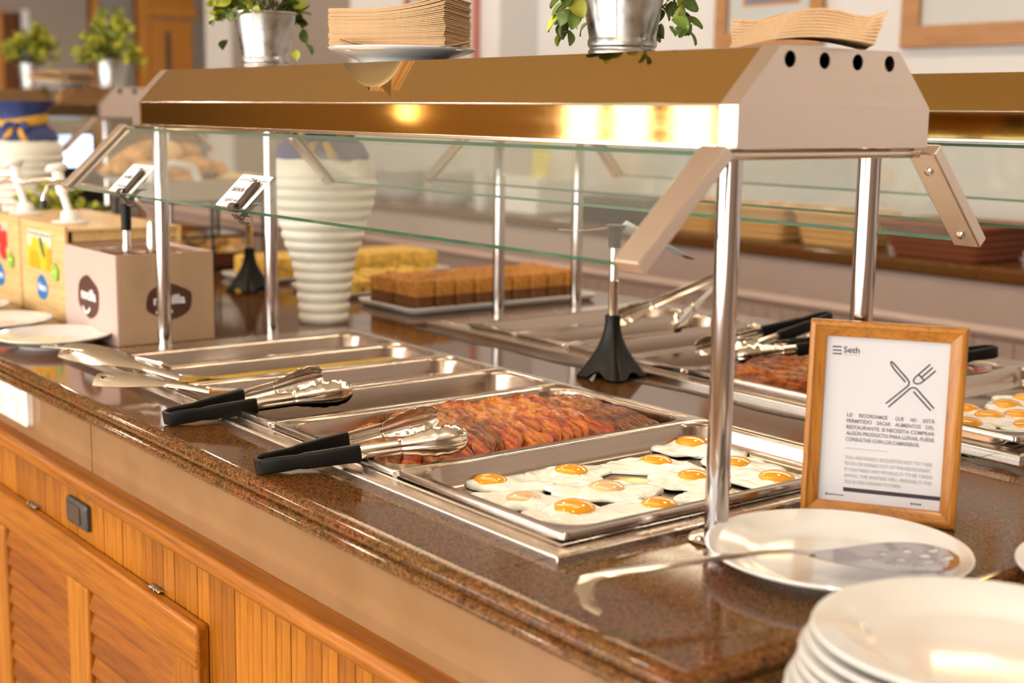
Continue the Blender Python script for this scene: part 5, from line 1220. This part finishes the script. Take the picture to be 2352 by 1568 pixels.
for i in range(27):
    up_ = .020 * (i / 26) ** 1.6
    me = napkin_layer(.176, .165, .00172, lambda u_, v_: up_ * max(0, (u_ - .3) / .7) ** 2)
    link('napkin', me, nk, 0, 2, (random.uniform(-.0012, .0012), random.uniform(-.0012, .0012), .0020 * i), (0, 0, random.uniform(-.012, .012)))
o = link('napkin', napkin_layer(.19, .19, .0012, lambda u_, v_: .010 * (abs(u_ - .5) * 2) ** 3), nk, 0, 2, (0, 0, -.0022), (0, 0, .35))
nk2 = thing('napkin_stack', 'loose curling pile of brown napkins at the near end of hood', 'napkins', (.030, .30, HZ2 + .0005), math.radians(46))
for i in range(9):
    hh = .013 + .0024 * i; lf = i / 8
    me = napkin_layer(.150, .150, .0026, lambda u_, v_: hh * math.sin(PI * min(1, max(0, .06 + u_ * .86))) + .016 * lf * (max(0, .22 - u_) / .22) ** 1.5 + .020 * lf * (max(0, u_ - .80) / .20) ** 1.6 + .010 * (v_ - .5) * (1 - u_))
    link('napkin', me, nk2, 0, 2, (.0006 * i, 0, .0010 * i), (0, 0, -.05 + .012 * i))
nk3 = thing('napkin_stack', 'blurred stack of folded napkins on the far hood between plants', 'napkins', (-4.38, 1.06, HZ2 + .018), math.radians(30))
for i in range(7):
    link('napkin', napkin_layer(.21, .19, .004, lambda u_, v_: .008 * math.sin(3 * u_ + i)), nk3, 0, 2, (random.uniform(-.01, .01), 0, .0065 * i), (0, 0, random.uniform(-.25, .25)))
tag(link('saucer_plate', plate_n, None, 0, 2, (-4.38, 1.06, HZ2 - .001)), 'plate under the blurred napkins on the far hood', 'plate')

# ------------------------------------------------------------------ back counter along the wall
BYF = 2.50; BZ = .952
bc = thing('back_counter', 'long pink panelled counter along the wall with brown granite top', 'counter', (0, 0, 0))
MB().bb(-7.2, 4.9, BYF + .04, RY1 - .225, 0, BZ - .045).build('body', 'wall_pink', bc, False)
MB().bb(-7.2, 4.9, BYF, RY1 - .225, BZ - .045, BZ).build('granite_top', 'granite', bc, True, .012, 3)
pr = [(0, 0), (-.012, .004), (-.022, .014), (-.024, .022), (-.016, .032), (-.010, .036), (0, .040)]
MB().loft([[Vector((x, BYF + .04 + y, .745 + z)) for y, z in pr] for x in (-7.2, 4.9)]).build('rail_moulding', 'wall_pink', bc)
bm_ = MB().bb(-.0315, .0315, -.006, 0, -.37, .37).mesh('board', 'wall_pink', False)
x = -4.6
while x < 1.2: link('board', bm_, bc, .003, 2, (x, BYF + .0402, .375)); x += .0655
far_plate = plate_mesh(.118)
for s_, (x, n) in enumerate(((-4.72, 12), (-4.45, 13), (-4.05, 14))):
    for i in range(n):
        o = link('dinner_plate', far_plate, None, 0, 2, (x, 2.68, BZ + i * .0098)); tag(o, 'blurred white plate in the %s stack on back counter' % ('left', 'middle', 'right')[s_], 'plate', 'plates in the %s background stack' % ('left', 'middle', 'right')[s_])
t = thing('cup_stack', 'blurred white cups stacked beside background plate stacks', 'cups', (-3.78, 2.66, BZ))
for i in range(3): MB().lathe([(0, 0), (.028, 0), (.040, .05), (.042, .062), (.039, .062), (.026, .006), (0, .006)], 28, (0, 0, i * .045)).build('cup', 'ceramic', t)
def wicker_basket(x, w, label, m='wicker', food=True, d=.22, h=.105):
    t = thing('wicker_basket', label, 'basket', (x, 2.68, BZ))
    MB().loft([rrect(w * .82, d * .8, .03, 0), rrect(w * .92, d * .9, .03, h * .5), rrect(w, d, .03, h), rrect(w * .95, d * .95, .03, h), rrect(w * .8, d * .76, .03, .01)], True, True, True).build('weave', m, t)
    for k in range(5):
        z = h * (.1 + .2 * k); s_ = .82 + .18 * (z / h)
        MB().tube([p for p in rrect(w * s_ + .004, d * s_ + .004, .03, z, 4)] + [rrect(w * s_ + .004, d * s_ + .004, .03, z, 4)[0]], .005, 6).build('cane', m, t)
    MB().tube([p for p in rrect(w + .006, d + .006, .03, h, 4)] + [rrect(w + .006, d + .006, .03, h, 4)[0]], .008, 8).build('rim', m, t)
    if food:
        for i in range(5):
            o = link('bread_roll', buns[i % 5], None, 0, 2, (x + (-.36 + .18 * i) * w, 2.68 + rr.uniform(-.04, .04), BZ + h - .012), (0, 0, rr.uniform(0, 3))); o.scale = (.8,) * 3; tag(o, 'blurred bread roll in the ' + label.split(' ')[0] + ' wicker basket', 'bread', 'rolls in the ' + label.split(' ')[0] + ' background basket')
wicker_basket(-2.44, .24, 'leftmost wicker basket of bread on the back counter'); wicker_basket(-2.13, .26, 'middle wicker basket of bread on the back counter'); wicker_basket(-1.82, .27, 'rightmost wicker basket of bread on the back counter')
wicker_basket(-1.40, .36, 'reddish wicker tray basket right of the bread baskets', 'wicker_red', False, .3, .10)
o = MB().bb(-.14, .14, -.12, .12, 0, .15).build('white_crate', 'white_plastic', None, True, .01, 2, 35, (-3.45, 2.70, BZ)); tag(o, 'blurred white box on the back counter right of plate stacks', 'box')
o = MB().bb(-.2, .2, -.13, .13, 0, .10).build('toaster_tray', 'black_plastic', None, True, .02, 2, 35, (-2.86, 2.70, BZ)); tag(o, 'blurred dark low appliance left of the wicker baskets', 'appliance')
mat('yellow_print', (.75, .60, .10), .6)
o = MB().bb(-.05, .05, -.002, .002, 0, .16).build('yellow_leaflet', 'yellow_print', None, False, 0, 2, 35, (-3.34, 2.62, BZ + .15), (-.12, 0, .1)); tag(o, 'blurred yellow leaflet standing on the white box', 'leaflet')
o = MB().bb(-.04, .04, -.04, .04, 0, .62).build('roll_holder', 'wall_pink', None, True, .006, 2, 35, (-1.04, 2.66, BZ)); tag(o, 'pale pink upright post at right edge of the back counter', 'post')

# ------------------------------------------------------------------ pictures on the back wall
mat('mat_board', (.78, .74, .70), .8); mat('art_blue', (.05, .30, .62), .7); mat('art_cream', (.66, .56, .40), .7); mat('art_orange', (.66, .26, .05), .7); mat('art_grey', (.20, .27, .32), .7); mat('frame_red', (.50, .17, .13), .5)
def picture(x0, x1, z0, z1, y, label, fm, fw_, layers):
    t = thing('framed_picture', label, 'picture', ((x0 + x1) / 2, y, z0)); w = x1 - x0; h = z1 - z0
    for a, b_, c_, d_, nme in ((-w / 2, w / 2, 0, fw_, 'frame_rail'), (-w / 2, w / 2, h - fw_, h, 'frame_rail'), (-w / 2, -w / 2 + fw_, fw_, h - fw_, 'frame_stile'), (w / 2 - fw_, w / 2, fw_, h - fw_, 'frame_stile')):
        MB().bb(a, b_, -.03, -.001, c_, d_).build(nme, fm, t, False, .003)
    MB().bb(-w / 2 + fw_, w / 2 - fw_, -.010, -.002, fw_, h - fw_).build('mat_board', 'mat_board', t, False)
    for k, (a, b_, c_, d_, m) in enumerate(layers): MB().bb(-w / 2 + a * w, -w / 2 + b_ * w, -.0115 - .001 * k, -.010 - .001 * k, c_ * h, d_ * h).build('print_field', m, t, False)
    MB().bb(-w / 2 + fw_, w / 2 - fw_, -.022, -.020, fw_, h - fw_).build('picture_glass', 'picture_glass', t, False)
    return t
picture(-2.93, -2.385, 1.622, 2.35, RY1, 'wooden framed picture with blue bordered print above the napkin pile', 'picture_wood', .06, [(.25, .78, .22, .85, 'art_orange'), (.28, .75, .24, .83, 'art_blue'), (.37, .67, .29, .78, 'art_cream')])
picture(-2.03, -1.35, 1.600, 2.40, RY1, 'wooden framed picture with orange bordered print at the upper right', 'picture_wood', .075, [(.25, .75, .26, .85, 'art_orange'), (.31, .69, .31, .80, 'art_cream')])
picture(-4.86, -4.25, 1.50, 2.3, RY1 - .22, 'red framed picture on the white pilaster behind the napkins', 'frame_red', .025, [(.2, .75, .25, .9, 'art_grey')])
